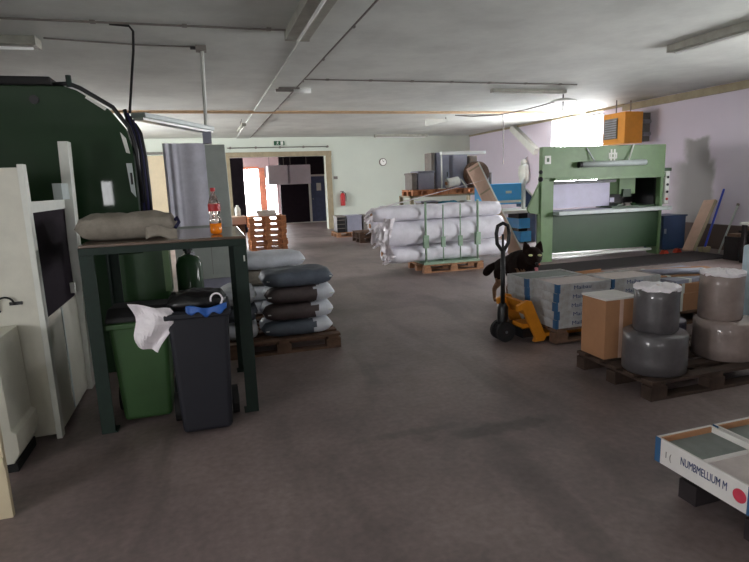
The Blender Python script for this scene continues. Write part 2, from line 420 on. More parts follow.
for i, (x0, x1) in enumerate(((2.62, 3.42), (3.5, 4.38))):
    p = thing('ventilation_duct', ('left' if i == 0 else 'right') + ' white box duct hanging in the hall beyond the doorway', 'duct', (0, 0, 0), group='white ducts in the hall')
    MB().box(x0, x1, PY-.9, PY-.05, 1.66, 2.45).build('casing', 'duct_white', p, bevel=.02)
    for xx in (x0+.1, x1-.1): MB().tube([(xx, PY-.5, 2.45), (xx, PY-.5, 3.05)], .012, 6).build('hanger', 'conduit', p)
o = MB().box(.97, 1.42, 20.05, 20.12, 0.0, 2.62); tag(o.build('sliding_door', 'dark_purple', bevel=.01), 'dark sliding door leaf pushed to the left behind the doorway', 'door')
t = thing('pipe', 'dark pipe under the hall ceiling above the white ducts', 'pipe')
MB().tube([(2.8, 22.6, 2.9), (3.5, 22.6, 2.78), (4.6, 22.6, 2.86)], .03, 8).build('pipe_run', 'conduit', t)
for x, z_ in ((2.85, 2.89), (3.5, 2.78), (4.55, 2.85)): MB().box(x-.02, x+.02, 22.58, 22.62, z_, 3.05).build('hanger', 'conduit', t)

# ------------------------------------------------------------------ back wall fittings
t = thing('sliding_door_rail', 'long dark rail with rollers above the doorway', 'rail', (0, YB, 2.93))
MB().box(DX0-.05, DX1+.12, -.05, -.01, -.015, .015).build('track', 'rail', t)
for x in (1.0, 1.85, 2.68, 3.5, 4.36): MB().tube([(x, -.09, 0), (x, 0, 0)], .04, 12).build('roller', 'conduit', t)
t = thing('exit_sign', 'green exit sign with running figure above the doorway', 'sign', (2.66, YB, 3.07))
MB().box(-.2, .2, -.04, 0, -.09, .09).build('frame', 'off_white', t)
MB().box(-.185, .185, -.045, -.04, -.075, .075).build('panel', 'exit_green', t)
f = MB().ball((-.045, -.047, .05), .014, (1,.2,1)).bar((-.05,-.048,.035),(-.065,-.048,-.01),.02,.003,(0,1,0)).bar((-.065,-.048,-.01),(-.035,-.048,-.03),.013,.003,(0,1,0)).bar((-.035,-.048,-.03),(-.04,-.048,-.062),.013,.003,(0,1,0)).bar((-.065,-.048,-.01),(-.1,-.048,-.045),.013,.003,(0,1,0)).bar((-.05,-.048,.03),(-.015,-.048,.01),.01,.003,(0,1,0)).bar((-.05,-.048,.03),(-.09,-.048,.02),.01,.003,(0,1,0))
f.build('running_figure', 'off_white', t)
MB().box(.05, .14, -.048, -.045, -.06, .06).build('door_symbol', 'off_white', t)
t = thing('wall_clock', 'small round white wall clock on the pale back wall', 'clock', (6.43, YB, 2.34))
MB().tube([(0,-.05,0),(0,0,0)], .14, 28).build('case', 'conduit', t)
MB().tube([(0,-.055,0),(0,-.05,0)], .115, 28).build('dial', 'dial', t)
MB().bar((0,-.058,0),(.05,-.058,.045),.014,.004,(0,1,0)).build('hand', 'black', t)
MB().bar((0,-.058,0),(-.02,-.058,.09),.01,.004,(0,1,0)).build('hand', 'black', t)
t = thing('fire_extinguisher', 'red fire extinguisher hung on wall right of the doorway', 'fire extinguisher', (4.82, YB-.12, .82))
MB().lathe([(.02,0),(.085,.0),(.09,.03),(.09,.36),(.06,.43),(.025,.46)]).build('cylinder', 'red', t, smooth=True)
MB().box(-.02,.02,-.02,.02,.45,.5).box(-.08,.05,-.014,.014,.5,.52).build('valve', 'black', t)
MB().tube([(.03,0,.48),(.11,0,.44),(.125,0,.3),(.115,0,.15)], .015, 8).build('hose', 'rubber', t)
MB().box(-.03,.03,.06,.12,.28,.34).build('bracket', 'conduit', t)
o = MB().box(-.07,.07,-.03,0,-.05,.05); tag(o.build('light_switch', 'conduit', loc=(4.62, YB, 1.83), bevel=.008), 'small grey switch box above the fire extinguisher', 'switch')
t = thing('sliding_door', 'beige sliding door on the back wall left of grey cabinet', 'door', (-1.6, YB, 0))
MB().box(-1.1, 1.1, -.09, -.03, .02, 2.72).build('leaf', 'beige_door', t)
MB().box(-1.3, 1.3, -.1, -.0, 2.76, 2.84).build('rail', 'rail', t)

# ------------------------------------------------------------------ ceiling: lamps, pipes, wires
def batten(name, label, p0, p1, w=.16, h=.09, tube=True, group='fluorescent ceiling lamps'):
    p0, p1 = Vector(p0), Vector(p1); c = (p0+p1)/2; t = thing(name, label, 'ceiling lamp', c, group=group)
    a, b = p0-c, p1-c; d = (b-a).normalized()
    MB().bar(a, b, w, h).build('housing', 'lamp_housing', t, bevel=.006)
    for e in (a, b): 
        MB().bar(e-d*.015, e+d*.015, w+.012, h+.014).build('end_cap', 'lamp_housing', t)
    if tube:
        z = Vector((0,0,-h/2-.018)); MB().tube([a+d*.04+z, b-d*.04+z], .016, 10).build('tube', 'tube_white', t, smooth=True)
    return t
zc = CEIL-.005
batten('fluorescent_lamp', 'wide boxy fluorescent lamp near the camera beside the ceiling beam', (1.13, 4.75, CEIL-.05), (1.13, 6.32, CEIL-.05), .26, .1)
batten('fluorescent_lamp', 'white fluorescent lamp at the right above the tray of tiles', (6.2, 4.55, CEIL-.045), (6.2, 6.2, CEIL-.045), .2, .09)
batten('fluorescent_lamp', 'dark edged fluorescent lamp at the left above the green press', (-3.2, 7.1, CEIL-.045), (-1.58, 7.05, CEIL-.045), .22, .09)
batten('fluorescent_lamp', 'slim fluorescent lamp running crosswise before the bright window', (5.4, 9.65, CEIL-.03), (7.0, 9.65, CEIL-.03), .1, .06)
batten('fluorescent_lamp', 'long fluorescent lamp under the ceiling near the clock', (5.95, 18.9, CEIL-.045), (7.9, 18.9, CEIL-.045), .18, .09)
t = batten('fluorescent_lamp', 'short stubby lamp hanging left of beam before the doorway', (1.02, 14.9, 3.05), (1.08, 14.0, 3.1), .1, .06)
MB().tube([(0,.2,.02),(0,.2,.18)], .01, 6).build('hanger', 'conduit', t); MB().tube([(0,-.25,.02),(0,-.25,.18)], .01, 6).build('hanger', 'conduit', t)
t = thing('wedge_lamp', 'white wedge shaped lamp bracket hanging near the orange pipe', 'ceiling lamp', (6.15, 14.0, 3.1))
MB().prism([(-.32,-.06),(.3,.06),(.3,.12),(-.3,.12)], 'y', -.05, .05).build('housing', 'off_white', t)
MB().tube([(.28,0,.1),(.28,0,.17)], .012, 6).build('hanger', 'conduit', t)
t = thing('bulkhead_lamp', 'small white lamp fixed across the ceiling beam', 'ceiling lamp', (1.62, 9.7, CEIL-.07))
MB().tube([(0,0,0),(.3,0,0)], .045, 14).build('diffuser', 'tube_white', t, smooth=True)
MB().box(-.3, .0, -.03, .03, -.02, .02).build('base', 'conduit', t); MB().box(-.25,.1,-.05,.05,.015,.045).build('plate', 'conduit', t)
t = thing('dish_lamp', 'oval white dish lamp on a black rod above green machine', 'ceiling lamp', (7.12, 9.85, 3.1))
MB().lathe([(.02,.045),(.12,.035),(.26,-.01),(.27,-.03),(.2,-.02)]).build('shade', 'off_white', t, smooth=True)
MB().tube([(0,0,.02),(0,0,.17)], .014, 8).build('rod', 'black', t)
MB().tube([(0,0,-.02),(0,0,-.2)], .012, 8).build('lower_rod', 'black', t)
tag(MB().tube([(6.95, 9.9, 3.08), (6.6,10.4,2.99), (6.3,11,2.96), (5.95,11.6,3.0), (5.85,12.2,3.1), (7.45,12.78,3.19), (7.45,12.74,2.9), (7.45,12.74,1.95)], .012, 6).build('loose_cable', 'conduit'), 'thin grey cable sagging from the dish lamp over the orange pipe', 'cable')
tag(MB().tube([(-3.9, 12.8, CEIL-.03), (9.95, 12.8, CEIL-.03)], .032, 10).build('ceiling_pipe', 'pipe_orange', smooth=True), 'orange painted pipe crossing the ceiling before the back wall', 'pipe')
def conduit(label, pts, r=.014, clips=6):
    t = thing('conduit', label, 'conduit')
    MB().tube(pts, r, 8).build('pipe', 'conduit', t)
    a, b = Vector(pts[0]), Vector(pts[-1])
    for k in range(clips):
        p = a.lerp(b, (k+.5)/clips); MB().box(p.x-.025,p.x+.025,p.y-.025,p.y+.025,p.z-.012,CEIL-.001).build('clip', 'conduit', t)
conduit('dark conduit crossing the ceiling above the green press', [(-3.9, 6.3, CEIL-.014), (1.25, 6.26, CEIL-.014)], .011)
conduit('dark conduit along the right edge of the ceiling beam', [(1.685, 0.5, CEIL-.014), (1.685, 19.4, CEIL-.014)], .011, 12)
conduit('grey conduit crossing the ceiling from beam to slim lamp', [(1.7, 9.0, CEIL-.014), (6.8, 9.0, CEIL-.014)], .011, 7)
tag(MB().tube([(-1.5, 7.0, CEIL-.01), (-.6, 7.15, CEIL-.01), (.12, 7.15, CEIL-.012)], .009, 6).build('thin_wire', 'conduit'), 'thin wire on the ceiling from left lamp to white drop pipe', 'wire')
tag(MB().tube([(-.75, 6.3, CEIL-.02), (-.57, 6.3, CEIL-.03), (-.535, 6.3, CEIL-.08), (-.55, 6.28, 3.0), (-.585, 6.22, 2.75), (-.61, 6.1, 2.5), (-.62, 6.0, 2.36)], .013, 8).build('drop_cable', 'black', smooth=True), 'black cable dropping from the ceiling into the green press', 'cable')
t = thing('junction_box', 'small grey junction box where the white drop pipe meets ceiling', 'junction box', (.12, 7.15, CEIL-.03))
MB().box(-.06,.06,-.06,.06,-.03,.03).build('casing', 'conduit', t)
MB().box(-.12,-.06,-.02,.02,-.01,.02).build('gland', 'black', t)
tag(MB().tube([(.13, 7.15, CEIL-.06), (.1, 7.14, 2.336)], .022, 10).build('drop_pipe', 'off_white', smooth=True), 'white pipe dropping from ceiling to the tilted work lamp', 'pipe')
t = thing('work_lamp', 'pale long work lamp hanging between green press and drop pipe', 'lamp', (0,0,0))
MB().bar((-.54, 5.9, 2.325), (.13, 7.2, 2.32), .16, .05).build('reflector', 'pale_metal', t, bevel=.01)
MB().bar((-.54, 5.9, 2.29), (.13, 7.2, 2.285), .11, .025).build('tube_cover', 'tube_white', t)
MB().box(.05, .15, 7.05, 7.2, 2.14, 2.28).build('bracket', 'camera_grey', t)

# ------------------------------------------------------------------ left: the dark green press
t = thing('green_press', 'huge dark green glossy press with rounded shoulder at the left', 'machine', (0, 5.2, 0))
prof = [(-2.8,.0),(-2.8,2.47),(-1.02,2.47),(-.93,2.44),(-.70,2.29),(-.58,2.12),(-.55,1.96),(-.55,1.06),(-.82,1.06),(-.82,.0)]
MB().prism(prof, 'y', 0, .16).build('side_plate', 'dark_green', t, bevel=.008)
MB().prism([(-2.8,.3),(-2.8,2.36),(-1.05,2.36),(-.78,2.2),(-.64,1.9),(-.64,1.2),(-1.0,1.1),(-1.0,.3)], 'y', .16, .9).build('body', 'dark_green', t)
MB().box(-2.8, -1.1, -.02, .22, 2.475, 2.54).build('top_pad', 'rubber', t, bevel=.015)
MB().tube([(-1.1,.05,2.49),(-.98,.04,2.495),(-.9,.04,2.46),(-.67,.04,2.31),(-.56,.04,2.14),(-.52,.04,1.95),(-.52,.04,1.5)], .018, 8).build('edge_pipe', 'black', t, smooth=True)
MB().tube([(-.98,.04,2.47),(-.98,.04,2.56)], .022, 8).build('lug', 'bench_green', t)
MB().bar((-.86,-.006,2.385),(-.72,-.006,2.285),.022,.008,(0,1,0)).build('edge_trim', 'off_white', t)
MB().prism([(-.63,2.10),(-.59,2.05),(-.57,1.92),(-.60,1.93)], 'y', -.01, 0).build('corner_plate', 'off_white', t)
MB().prism([(-.61,1.84),(-.565,1.84),(-.56,1.55),(-.595,1.6)], 'y', -.012, 0).build('side_label', 'pale_metal', t)
MB().box(-.588,-.57,-.016,-.012,1.66,1.76).build('slot', 'black', t)
MB().tube([(-1.24,-.012,2.36),(-1.24,.0,2.36)], .035, 16).build('port', 'black', t)
for k in range(5):
    x = -.53 + k*.018
    MB().tube([(x-.06,.12,2.3-k*.03),(x-.02,.1,2.1),(x,.09,1.9),(x+.004,.08,1.6),(x-.005,.08,1.25)], .016, 8).build('hose', 'cable_blue' if k % 2 else 'black', t, smooth=True)
MB().box(-.80,-.36,.02,.5,.62,1.2).build('gear_case', 'press_green_lit', t, bevel=.02)
MB().box(-.40,-.345,-.0,.02,.7,1.18).build('case_edge', 'machine_green', t)
MB().box(-.78,-.4,.05,.45,.0,.62).build('foot', 'dark_green', t)
MB().tube([(-.6,.02,1.19),(-.4,.02,1.19)], .012, 6).build('bolt_row', 'steel', t)
t = thing('gas_cylinder', 'dark green cylinder with black valve behind the bench', 'cylinder', (-.19, 5.45, 0))
MB().lathe([(.02,0),(.115,0),(.12,.03),(.12,.9),(.09,.97),(.03,1.0)]).build('tank', 'dark_green', t, smooth=True)
MB().lathe([(.03,.99),(.03,1.03),(.045,1.03),(.045,1.06),(.02,1.07)], seg=14).build('valve', 'black', t)
MB().box(.02,.06,-.03,.03,.985,1.01).build('outlet', 'steel', t)

# white guard cabinet in front of the press
t = thing('guard_cabinet', 'white steel guard cabinet with open dark side at left edge', 'cabinet', (0, 3.88, 0))
MB().box(-2.2,-1.07, 0,.035, .03,1.77).build('front_panel', 'white_paint', t, bevel=.004)
MB().box(-1.07,-1.035,-.01,.06, .0,1.79).build('front_post', 'off_white', t, bevel=.004)
MB().box(-1.075,-1.05,.06,.98, .02,.80).build('side_panel', 'white_paint', t, bevel=.004)
MB().box(-1.052,-1.044,.44,.47, .04,.8).build('seam', 'pale_metal', t)
MB().box(-1.075,-1.04,.06,1.0, 1.49,1.56).build('top_rail', 'off_white', t)
MB().box(-1.08,-1.055,.06,.98, .80,1.49).build('opening_shade', 'dark_purple', t)  # dark sheet painted as the shade inside the open side
MB().prism([(-1.09,0),(-1.02,0),(-.965,2.0),(-1.035,2.0)], 'y', .94, 1.06).build('rear_post', 'off_white', t, bevel=.004)
MB().box(-1.06,-1.0,.72,.94, 1.56,1.68).build('rear_bracket', 'pale_metal', t)
MB().box(-1.052,-1.02,.8,.84, .84,.92).build('handle', 'off_white', t)
MB().box(-1.22,-1.15,-.012,0, .925,.945).build('latch', 'black', t)
t = thing('cable_duct_box', 'low white metal box on dark foot before guard cabinet', 'box', (-1.5, 3.45, 0))
MB().prism([(-.5,.06),(.31,.06),(.345,.12),(.345,.24),(.32,.26),(.31,.80),(-.5,.80)], 'y', 0, .4).build('casing', 'white_paint', t, bevel=.004)
MB().box(-.4,.32,.02,.38,0,.06).build('foot', 'rubber', t)
MB().tube([(-.02,-.012,.74),(.12,-.012,.74)], .006, 6).build('screw_row', 'conduit', t)
pts = [(-1.24+.05*math.cos(a), 3.86, .93+.05*math.sin(a)) for a in [k*PI/10 for k in range(14)]]
tag(MB().tube(pts, .006, 6).build('hanging_cable', 'black'), 'small black cable loop on the white guard cabinet', 'cable')
t = thing('tan_board', 'tan narrow board standing at the left picture edge', 'board', (-1.06, 2.95, 0))
MB().box(-.3,.0,0,.03,0,.62).build('panel', 'beige_door', t); MB().box(-.3,0,-.01,0,.28,.33).build('batten', 'beige_door', t)

# ------------------------------------------------------------------ the green bench and what stands on and under it
t = thing('steel_bench', 'tall dark green steel bench with worn brown top', 'workbench', (-.26, 4.34, 0), .0)
MB().box(-.53,.51,-.5,.5,1.255,1.275).build('bench_top', 'bench_brown', t, bevel=.004)
MB().box(-.53,.51,-.51,-.47,1.21,1.255).build('front_rail', 'bench_green', t)
MB().box(-.53,.51,.47,.51,1.21,1.255).build('rear_rail', 'bench_green', t)
MB().box(-.53,-.49,-.47,.47,1.21,1.255).build('side_rail', 'bench_green', t); MB().box(.47,.51,-.47,.47,1.21,1.255).build('side_rail', 'bench_green', t)
for sx in (-1, 1):
    for sy in (-1, 1):
        x = -.53 if sx < 0 else .51; y = -.51 if sy < 0 else .51
        l = MB().box(min(x, x-sx*.085), max(x, x-sx*.085), min(y, y-sy*.012), max(y, y-sy*.012), 0.01, 1.209).box(min(x, x-sx*.012), max(x, x-sx*.012), min(y-sy*.012, y-sy*.085), max(y-sy*.012, y-sy*.085), .01, 1.209).build('leg', 'bench_green', t)
        MB().box(min(x, x-sx*.1), max(x, x-sx*.1), min(y, y-sy*.1), max(y, y-sy*.1), 0, .01).build('foot_plate', 'bench_green', l)
MB().box(.485,.495,-.516,-.51,1.1,1.14).build('leg_mark', 'off_white', t)
t = thing('stuffed_sack', 'grey tan stuffed sack lying on the green bench', 'sack', (-.53, 4.25, 1.276), .05)
MB().pillow(.66,.52,.175,3,wob=.03).build('bag', 'sack_tan', t, smooth=True)
MB().sheet(lambda u,v: Vector((.12+.2*u, -.262-.012*math.sin(u*9)-.03*v, .005+.075*(1-v)+.02*math.sin(u*5))), 10, 5, .004).build('open_flap', 'sack_tan', t, smooth=True)
MB().tube([(.3,-.1,.10),(.33,-.12,.13),(.34,-.15,.1),(.31,-.17,.06)], .012, 8).build('tie', 'cable_blue', t, smooth=True)
t = MB().pillow(.2,.14,.07,5,n=10); tag(t.build('blue_cloth', 'navy_box', loc=(-.52, 4.68, 1.276), smooth=True), 'blue crumpled cloth behind the stuffed sack', 'cloth')
t = thing('soda_bottle', 'plastic bottle with orange drink and red label on bench', 'bottle', (.065, 4.12, 1.276))
MB().lathe([(.041,.078),(.042,.11),(.036,.13),(.042,.16),(.042,.215),(.03,.255),(.016,.285),(.014,.31),(.014,.312)], seg=20).build('body', 'bottle_plastic', t, smooth=True)
MB().lathe([(.02,.0),(.036,.004),(.042,.02),(.042,.078),(.01,.079)], seg=20).build('drink', 'soda', t, smooth=True)
MB().lathe([(.0435,.165),(.0435,.215)], seg=20).build('paper_label', 'red', t)
MB().lathe([(.017,.305),(.017,.33)], seg=16).build('cap', 'red', t)

def wheelie(name, label, loc, w, d, h, matl, lid, rotz=0):
    t = thing(name, label, 'bin', loc, rotz)
    k = .82
    MB().frustum((-w/2*k, w/2*k, .0, d*.8), .03, (-w/2, w/2, -.02, d), h).build('body', matl, t, bevel=.03, seg=3)
    MB().box(-w/2-.015, w/2+.015, -.035, d+.015, h-.05, h-.01).build('rim', matl, t, bevel=.01)
    if lid:
        MB().prism([(-.03,h-.005),(d+.03,h-.005),(d+.02,h+.05),(.1,h+.075),(-.02,h+.03)], 'x', -w/2-.01, w/2+.01).build('lid', lid, t, bevel=.012)
    MB().tube([(-w/2*.75, d+.05, h-.04), (w/2*.75, d+.05, h-.04)], .014, 8).build('handle', matl, t)
    for s in (-1, 1):
        wh = MB().tube([(s*(w/2*k+.015), d*.8, .1), (s*(w/2*k+.06), d*.8, .1)], .1, 24).build('wheel', 'rubber', t)
        MB().tube([(s*(w/2*k+.06), d*.8, .1), (s*(w/2*k+.066), d*.8, .1)], .04, 14).build('hub', 'conduit', wh)
    MB().tube([(-w/2*k-.02, d*.8, .1), (w/2*k+.02, d*.8, .1)], .012, 8).build('axle', 'steel', t)
    return t
wheelie('wheelie_bin', 'dark navy wheelie bin under the green bench', (-.1, 3.55, 0), .38, .42, .85, 'bin_navy', None)
t = thing('rubbish_bag_heap', 'black rubbish bag bulging over the navy bin', 'rubbish bag', (-.1, 3.72, .845))
MB().pillow(.37,.38,.09,8,wob=.025,n=14).build('black_liner', 'black', t, smooth=True)
tag(MB().sheet(lambda u,v: Vector((-.17+.25*u, 3.512-.012*v+.006*math.sin(u*14), .875-(.03+.03*math.sin(u*9+.4)**2)*v+.012*math.sin(u*7+1))), 16, 4, .006).build('blue_bag_edge', 'blue_bag', smooth=True), 'bright blue plastic bag edge hanging over the navy bin', 'bag')
pts = [(.02+.036*math.cos(a), 3.53, .91+.04*math.sin(a)) for a in [-.9+k*PI/8 for k in range(12)]]
tag(MB().tube(pts, .006, 8).build('film_loop', 'film', smooth=True), 'clear plastic loop standing out of the navy bin', 'plastic')
def paper(u, v):
    a = .24*(u-.5)*(1-.55*v**2.2) ; return Vector((-.38+a+.03*math.sin(v*5), 3.53+.045*math.sin(u*7+v*3)*.5+.03*noise.noise(Vector((u*4,v*4,2))), .93-.27*v-.05*u))
tag(MB().sheet(paper, 12, 12, .004).build('white_paper', 'film', smooth=False), 'crumpled white paper stuck out beside the navy bin', 'paper')
wheelie('wheelie_bin', 'green wheelie bin standing left of the navy bin', (-.50, 3.92, 0), .38, .42, .74, 'bin_green', 'rubber')

# grey cabinet with a white cloth
t = thing('grey_cabinet', 'tall grey sheet metal cabinet beyond the green bench', 'cabinet', (-.05, 9.0, 0))
MB().prism([(-.45,.18),(.46,.18),(.43,2.27),(-.45,2.27)], 'y', 0, .7).build('body', 'grey_metal', t, bevel=.01)
MB().box(-.42,.42,.04,.66,0,.18).build('plinth', 'camera_grey', t)
MB().box(.3,.32,-.012,0,.9,1.05).build('handle', 'steel', t)
MB().box(.09,.096,-.004,0,.25,2.2).build('door_gap', 'conduit', t)
def cloth(u, v):
    x = -.52+.60*u
    return Vector((x, 8.955-.022*math.sin(u*34)*max(0,1-u*2.4)-.015*v-.01*math.sin(u*11), 2.29-1.25*v))
c = MB().sheet(cloth, 40, 10, .008); c.box(-.48,.06,8.96,9.2,2.273,2.285)
tag(c.build('white_sheet', 'white_cloth', smooth=False), 'white fabric sheet draped over the tall grey cabinet', 'cloth')

# ------------------------------------------------------------------ pallets
_pm = {}
def pallet(label, loc, L=1.2, W=.8, rotz=0, matl='wood', group='wooden pallets'):
    t = thing('wooden_pallet', label, 'pallet', loc, rotz, group)
    key = (L, W, matl)
    if key not in _pm:
        d = MB().box(-L/2, L/2, -.05, .05, .122, .144).build('deck_board', matl, t)
        b = MB().box(-.07, .07, -.05, .05, .022, .1).build('block', matl, t)
        s = MB().box(-.05, .05, -W/2, W/2, .1, .122).build('cross_board', matl, t)
        r = MB().box(-L/2, L/2, -.05, .05, 0, .022).build('bottom_board', matl, t)
        _pm[key] = (d, b, s, r); first = True
    else: first = False
    d, b, s, r = _pm[key]
    def put(src, x, y, use):
        o = src if use else src.copy()
        if not use: C.objects.link(o)
        o.parent = t; o.location = (x, y, 0)
    for k in range(5): put(d, 0, -W/2+.05+(W-.1)*k/4, first and k == 0)
    for k in range(3): put(s, (-1,0,1)[k]*(L/2-.07), 0, first and k == 0)
    for k in range(3): put(r, 0, (-1,0,1)[k]*(W/2-.05), first and k == 0)
    for i in range(3):
        for j in range(3): put(b, (-1,0,1)[i]*(L/2-.07), (-1,0,1)[j]*(W/2-.05), first and i == 0 and j == 0)
    return t
PH = .1445
# sacks on pallets beside the bench
pallet('wooden pallet under the slate sacks next to the bench', (.62, 5.52, 0), 1.12, .8, 0, 'wood_old')
def sack(label, loc, w, d, h, matl, seed, rotz=0, group='stacked sacks', print_shade=None):
    t = thing('sack', label, 'sack', loc, rotz, group)
    MB().pillow(w, d, h, seed).build('bag', matl, t, smooth=True)
    MB().tube([(-w*.44, -d/2*.9, h*.5), (w*.44, -d/2*.9, h*.5)], .006, 6).build('seam', 'off_white', t)
    if print_shade:
        me = t.children[0].data; me.materials.append(M[print_shade])
        for p in me.polygons:
            wv = .05*math.sin(p.center.z*60+seed)
            if p.center.y < -d*.18 and -.47 < p.center.x/w < .22+wv: p.material_index = 1  # dark front faces: sack print widened to paint in the shaded side
    return t
z = PH
lay = [('white sack with dark print and painted shade, lowest on the pallet beside bench', .155, 'sack_white', 'sack_slate', .0, 0),
       ('pale sack with print and painted shade, second from bottom beside bench', .17, 'sack_white', 'sack_print_shade', .02, .03),
       ('greyish white sack, third up beside bench', .16, 'sack_white', 'sack_print_shade', .05, -.04),
       ('slate grey sack topping the stack beside bench', .165, 'sack_slate', None, .03, .03)]
for k, (lb, h, ml, pt, dx, rz) in enumerate(lay):
    sack(lb, (.78+dx, 5.4, z), .72, .5, h, ml, 20+k, rz, 'sacks on the pallet beside the bench', pt); z += h
z = PH
for k, (lb, h, ml) in enumerate((('white sack at lower left of stack, touching bench leg', .17, 'sack_white'), ('grey blue sack at middle left of stack behind bench leg', .17, 'sack_slate'), ('creased white sack at upper left of stack behind bench leg', .17, 'sack_white'))):
    sack(lb, (.235, 5.45, z), .34, .5, h, ml, 31+k, 0, 'sacks on the pallet beside the bench'); z += h
pallet('wooden pallet under white sacks behind the slate stack', (.62, 6.55, 0), 1.1, .8, 0, 'wood_old')
z = PH
for k, (lb, h, ml) in enumerate((('bottom white sack of the rear stack', .17, 'sack_white'), ('second white sack of the rear stack', .17, 'sack_white'), ('brownish sack below the top of rear stack', .18, 'sack_tan'), ('large white sack on top of the rear stack', .18, 'sack_white'))):
    sack(lb, (.66, 6.5, z), .86, .62, h, ml, 40+k, .02*k, 'sacks on the rear pallet'); z += h

# stack of empty pallets before the doorway
nm = ['bottom', 'second', 'third', 'fourth', 'fifth', 'topmost']
for k in range(6):
    pallet(nm[k] + ' pallet of the bare stack before the doorway', (1.48+.012*math.sin(k*2.4), 14.3, k*PH), .92, .8, .03*math.sin(k*1.7), 'wood_orange', 'empty pallets stacked before the doorway')
for k, (lb, x) in enumerate((('flat white box lying lower on the stacked empty pallets', 1.5), ('flat white box lying uppermost on the stacked empty pallets', 1.47))):
    t = thing('flat_box', lb, 'box', (x, 14.2, 6*PH+k*.073), .05*k, 'flat white boxes on the pallet stack')
    MB().box(-.23,.23,-.16,.16,0,.05).build('body', 'carton_white', t); MB().box(-.235,.235,-.165,.165,.05,.072).build('lid', 'off_white', t)
t = thing('wooden_crate', 'pale wooden crate left of the bare pallet stack', 'crate', (.60, 14.9, 0))
MB().box(-.36,.36,-.3,.3,0,.66).build('body', 'wood_old', t, bevel=.01); MB().box(-.4,.4,-.34,.34,.66,.86).build('lid', 'board_tan', t, bevel=.01)
t = thing('white_canister', 'small white canister standing on the pale wooden crate', 'canister', (.82, 14.85, .862))
MB().lathe([(.02,0),(.07,0),(.075,.02),(.075,.18),(.05,.23),(.03,.25)], seg=18).build('body', 'off_white', t, smooth=True); MB().lathe([(.034,.25),(.034,.285)], seg=14).build('cap', 'off_white', t)

# crates by the back wall
pallet('wooden pallet under grey crates by the back wall', (4.3, 16.5, 0), 1.1, .8, 0, 'wood')
def crate(label, loc, w, d, h, m1, m2, g='plastic crates by the back wall'):
    t = thing('plastic_crate', label, 'crate', loc, 0, g)
    MB().box(-w/2, w/2, -d/2, d/2, 0, h-.03).build('body', m1, t, bevel=.015)
    MB().box(-w/2-.012, w/2+.012, -d/2-.012, d/2+.012, h-.05, h).build('rim', m2, t, bevel=.006)
    for k in range(1, 4): MB().box(-w/2, w/2, -d/2-.006, -d/2, h*k/4-.01, h*k/4+.01).build('rib', m2, t)
crate('dark plastic crate on pallet by the back wall', (3.92, 16.4, PH), .26, .5, .5, 'black', 'conduit')
crate('light grey crate right of the dark crate', (4.33, 16.4, PH), .46, .5, .5, 'camera_grey', 'camera_grey')
crate('narrow dark crate right of the light grey crate', (4.68, 16.4, PH), .14, .5, .5, 'conduit', 'conduit')
crate('grey crate standing on floor behind the white rolls', (5.15, 16.4, 0), .5, .5, .58, 'camera_grey', 'camera_grey')
pallet('lower pallet of a pair left of the white rolls', (4.4, 14.6, 0), .92, .8, 0, 'wood_old', 'pair of pallets left of the rolls')
pallet('upper pallet of a pair left of the white rolls', (4.4, 14.6, PH), .92, .8, 0, 'wood_old', 'pair of pallets left of the rolls')

# ------------------------------------------------------------------ big white rolls in a stanchion rack
pallet('wooden pallet carrying the green stanchion rack', (4.15, 9.15, 0), 1.16, .8, 0, 'wood')
t = thing('stanchion_rack', 'green steel rack holding the big white rolls', 'rack', (4.13, 9.15, PH))
MB().box(-.54,.54,-.38,.38,0,.04).build('base', 'stanchion_green', t, bevel=.004)
for x in (-.5, .5):
    MB().tube([(x,-.36,.04),(x,-.36,1.1)], .02, 10).build('post', 'stanchion_green', t, smooth=True)
    MB().box(x-.045,x+.045,-.395,-.325,.3,.52).build('post_sleeve', 'stanchion_green', t)
for x in (-.17, .16):
    MB().tube([(x,-.36,.04),(x,-.36,1.04)], .012, 10).build('post', 'stanchion_green', t, smooth=True)
    MB().box(x-.035,x+.035,-.385,-.335,.3,.48).build('post_sleeve', 'stanchion_green', t)
for x in (-.5, .5): MB().tube([(x,.36,.04),(x,.36,1.0)], .024, 10).build('post', 'stanchion_green', t)
def roll(label, p0, p1, r, ml='roll_white', film=True, seed=0):
    p0, p1 = Vector(p0), Vector(p1)
    t = thing('fabric_roll', label, 'roll', p0, 0, 'big white rolls in the stanchion rack')
    d = p1-p0; n = 24
    MB().tube([d*(k/n)+Vector((0,0,.006*math.sin(k*1.3+seed))) for k in range(n+1)], r, 26, radii=[r*(.93 if k in (0,n) else 1+.015*math.sin(k*.9+seed)) for k in range(n+1)]).build('wrapped_roll', ml, t, smooth=True)
    MB().tube([(-.02,0,0),(.03,0,0)], r*.35, 14).build('core', 'carton', t)
    if film:
        for q in range(3):
            ph = seed*1.9+q*2.1
            def fn(u, v, ph=ph, q=q):
                a = ph + v*1.7
                rr = r*(.98+.05*math.sin(u*7+ph)) 
                w = noise.noise(Vector((u*3+ph, v*3, q)))
                return Vector((.02-.13*u+.05*w, math.cos(a)*rr*(1-.35*u)+.05*w*u, max(-r*1.05, math.sin(a)*rr*(1-.25*u)+.06*w*u-.06*u*u)))
            MB().sheet(fn, 8, 10, .004).build('film_end', 'film', t, smooth=False)
    return t
roll('bottom front white roll in the stanchion rack', (3.02, 8.98, .325), (5.3, 9.0, .335), .135, seed=1)
roll('bottom rear white roll in the stanchion rack', (3.0, 9.32, .33), (5.3, 9.34, .33), .14, seed=2, film=False)
roll('tan roll squeezed between lower and thick white rolls', (3.25, 9.31, .56), (5.2, 9.30, .58), .09, 'roll_tan', False, 3)
roll('thickest white roll across the middle of the rack', (2.86, 9.03, .70), (5.2, 9.03, .725), .215, seed=4)
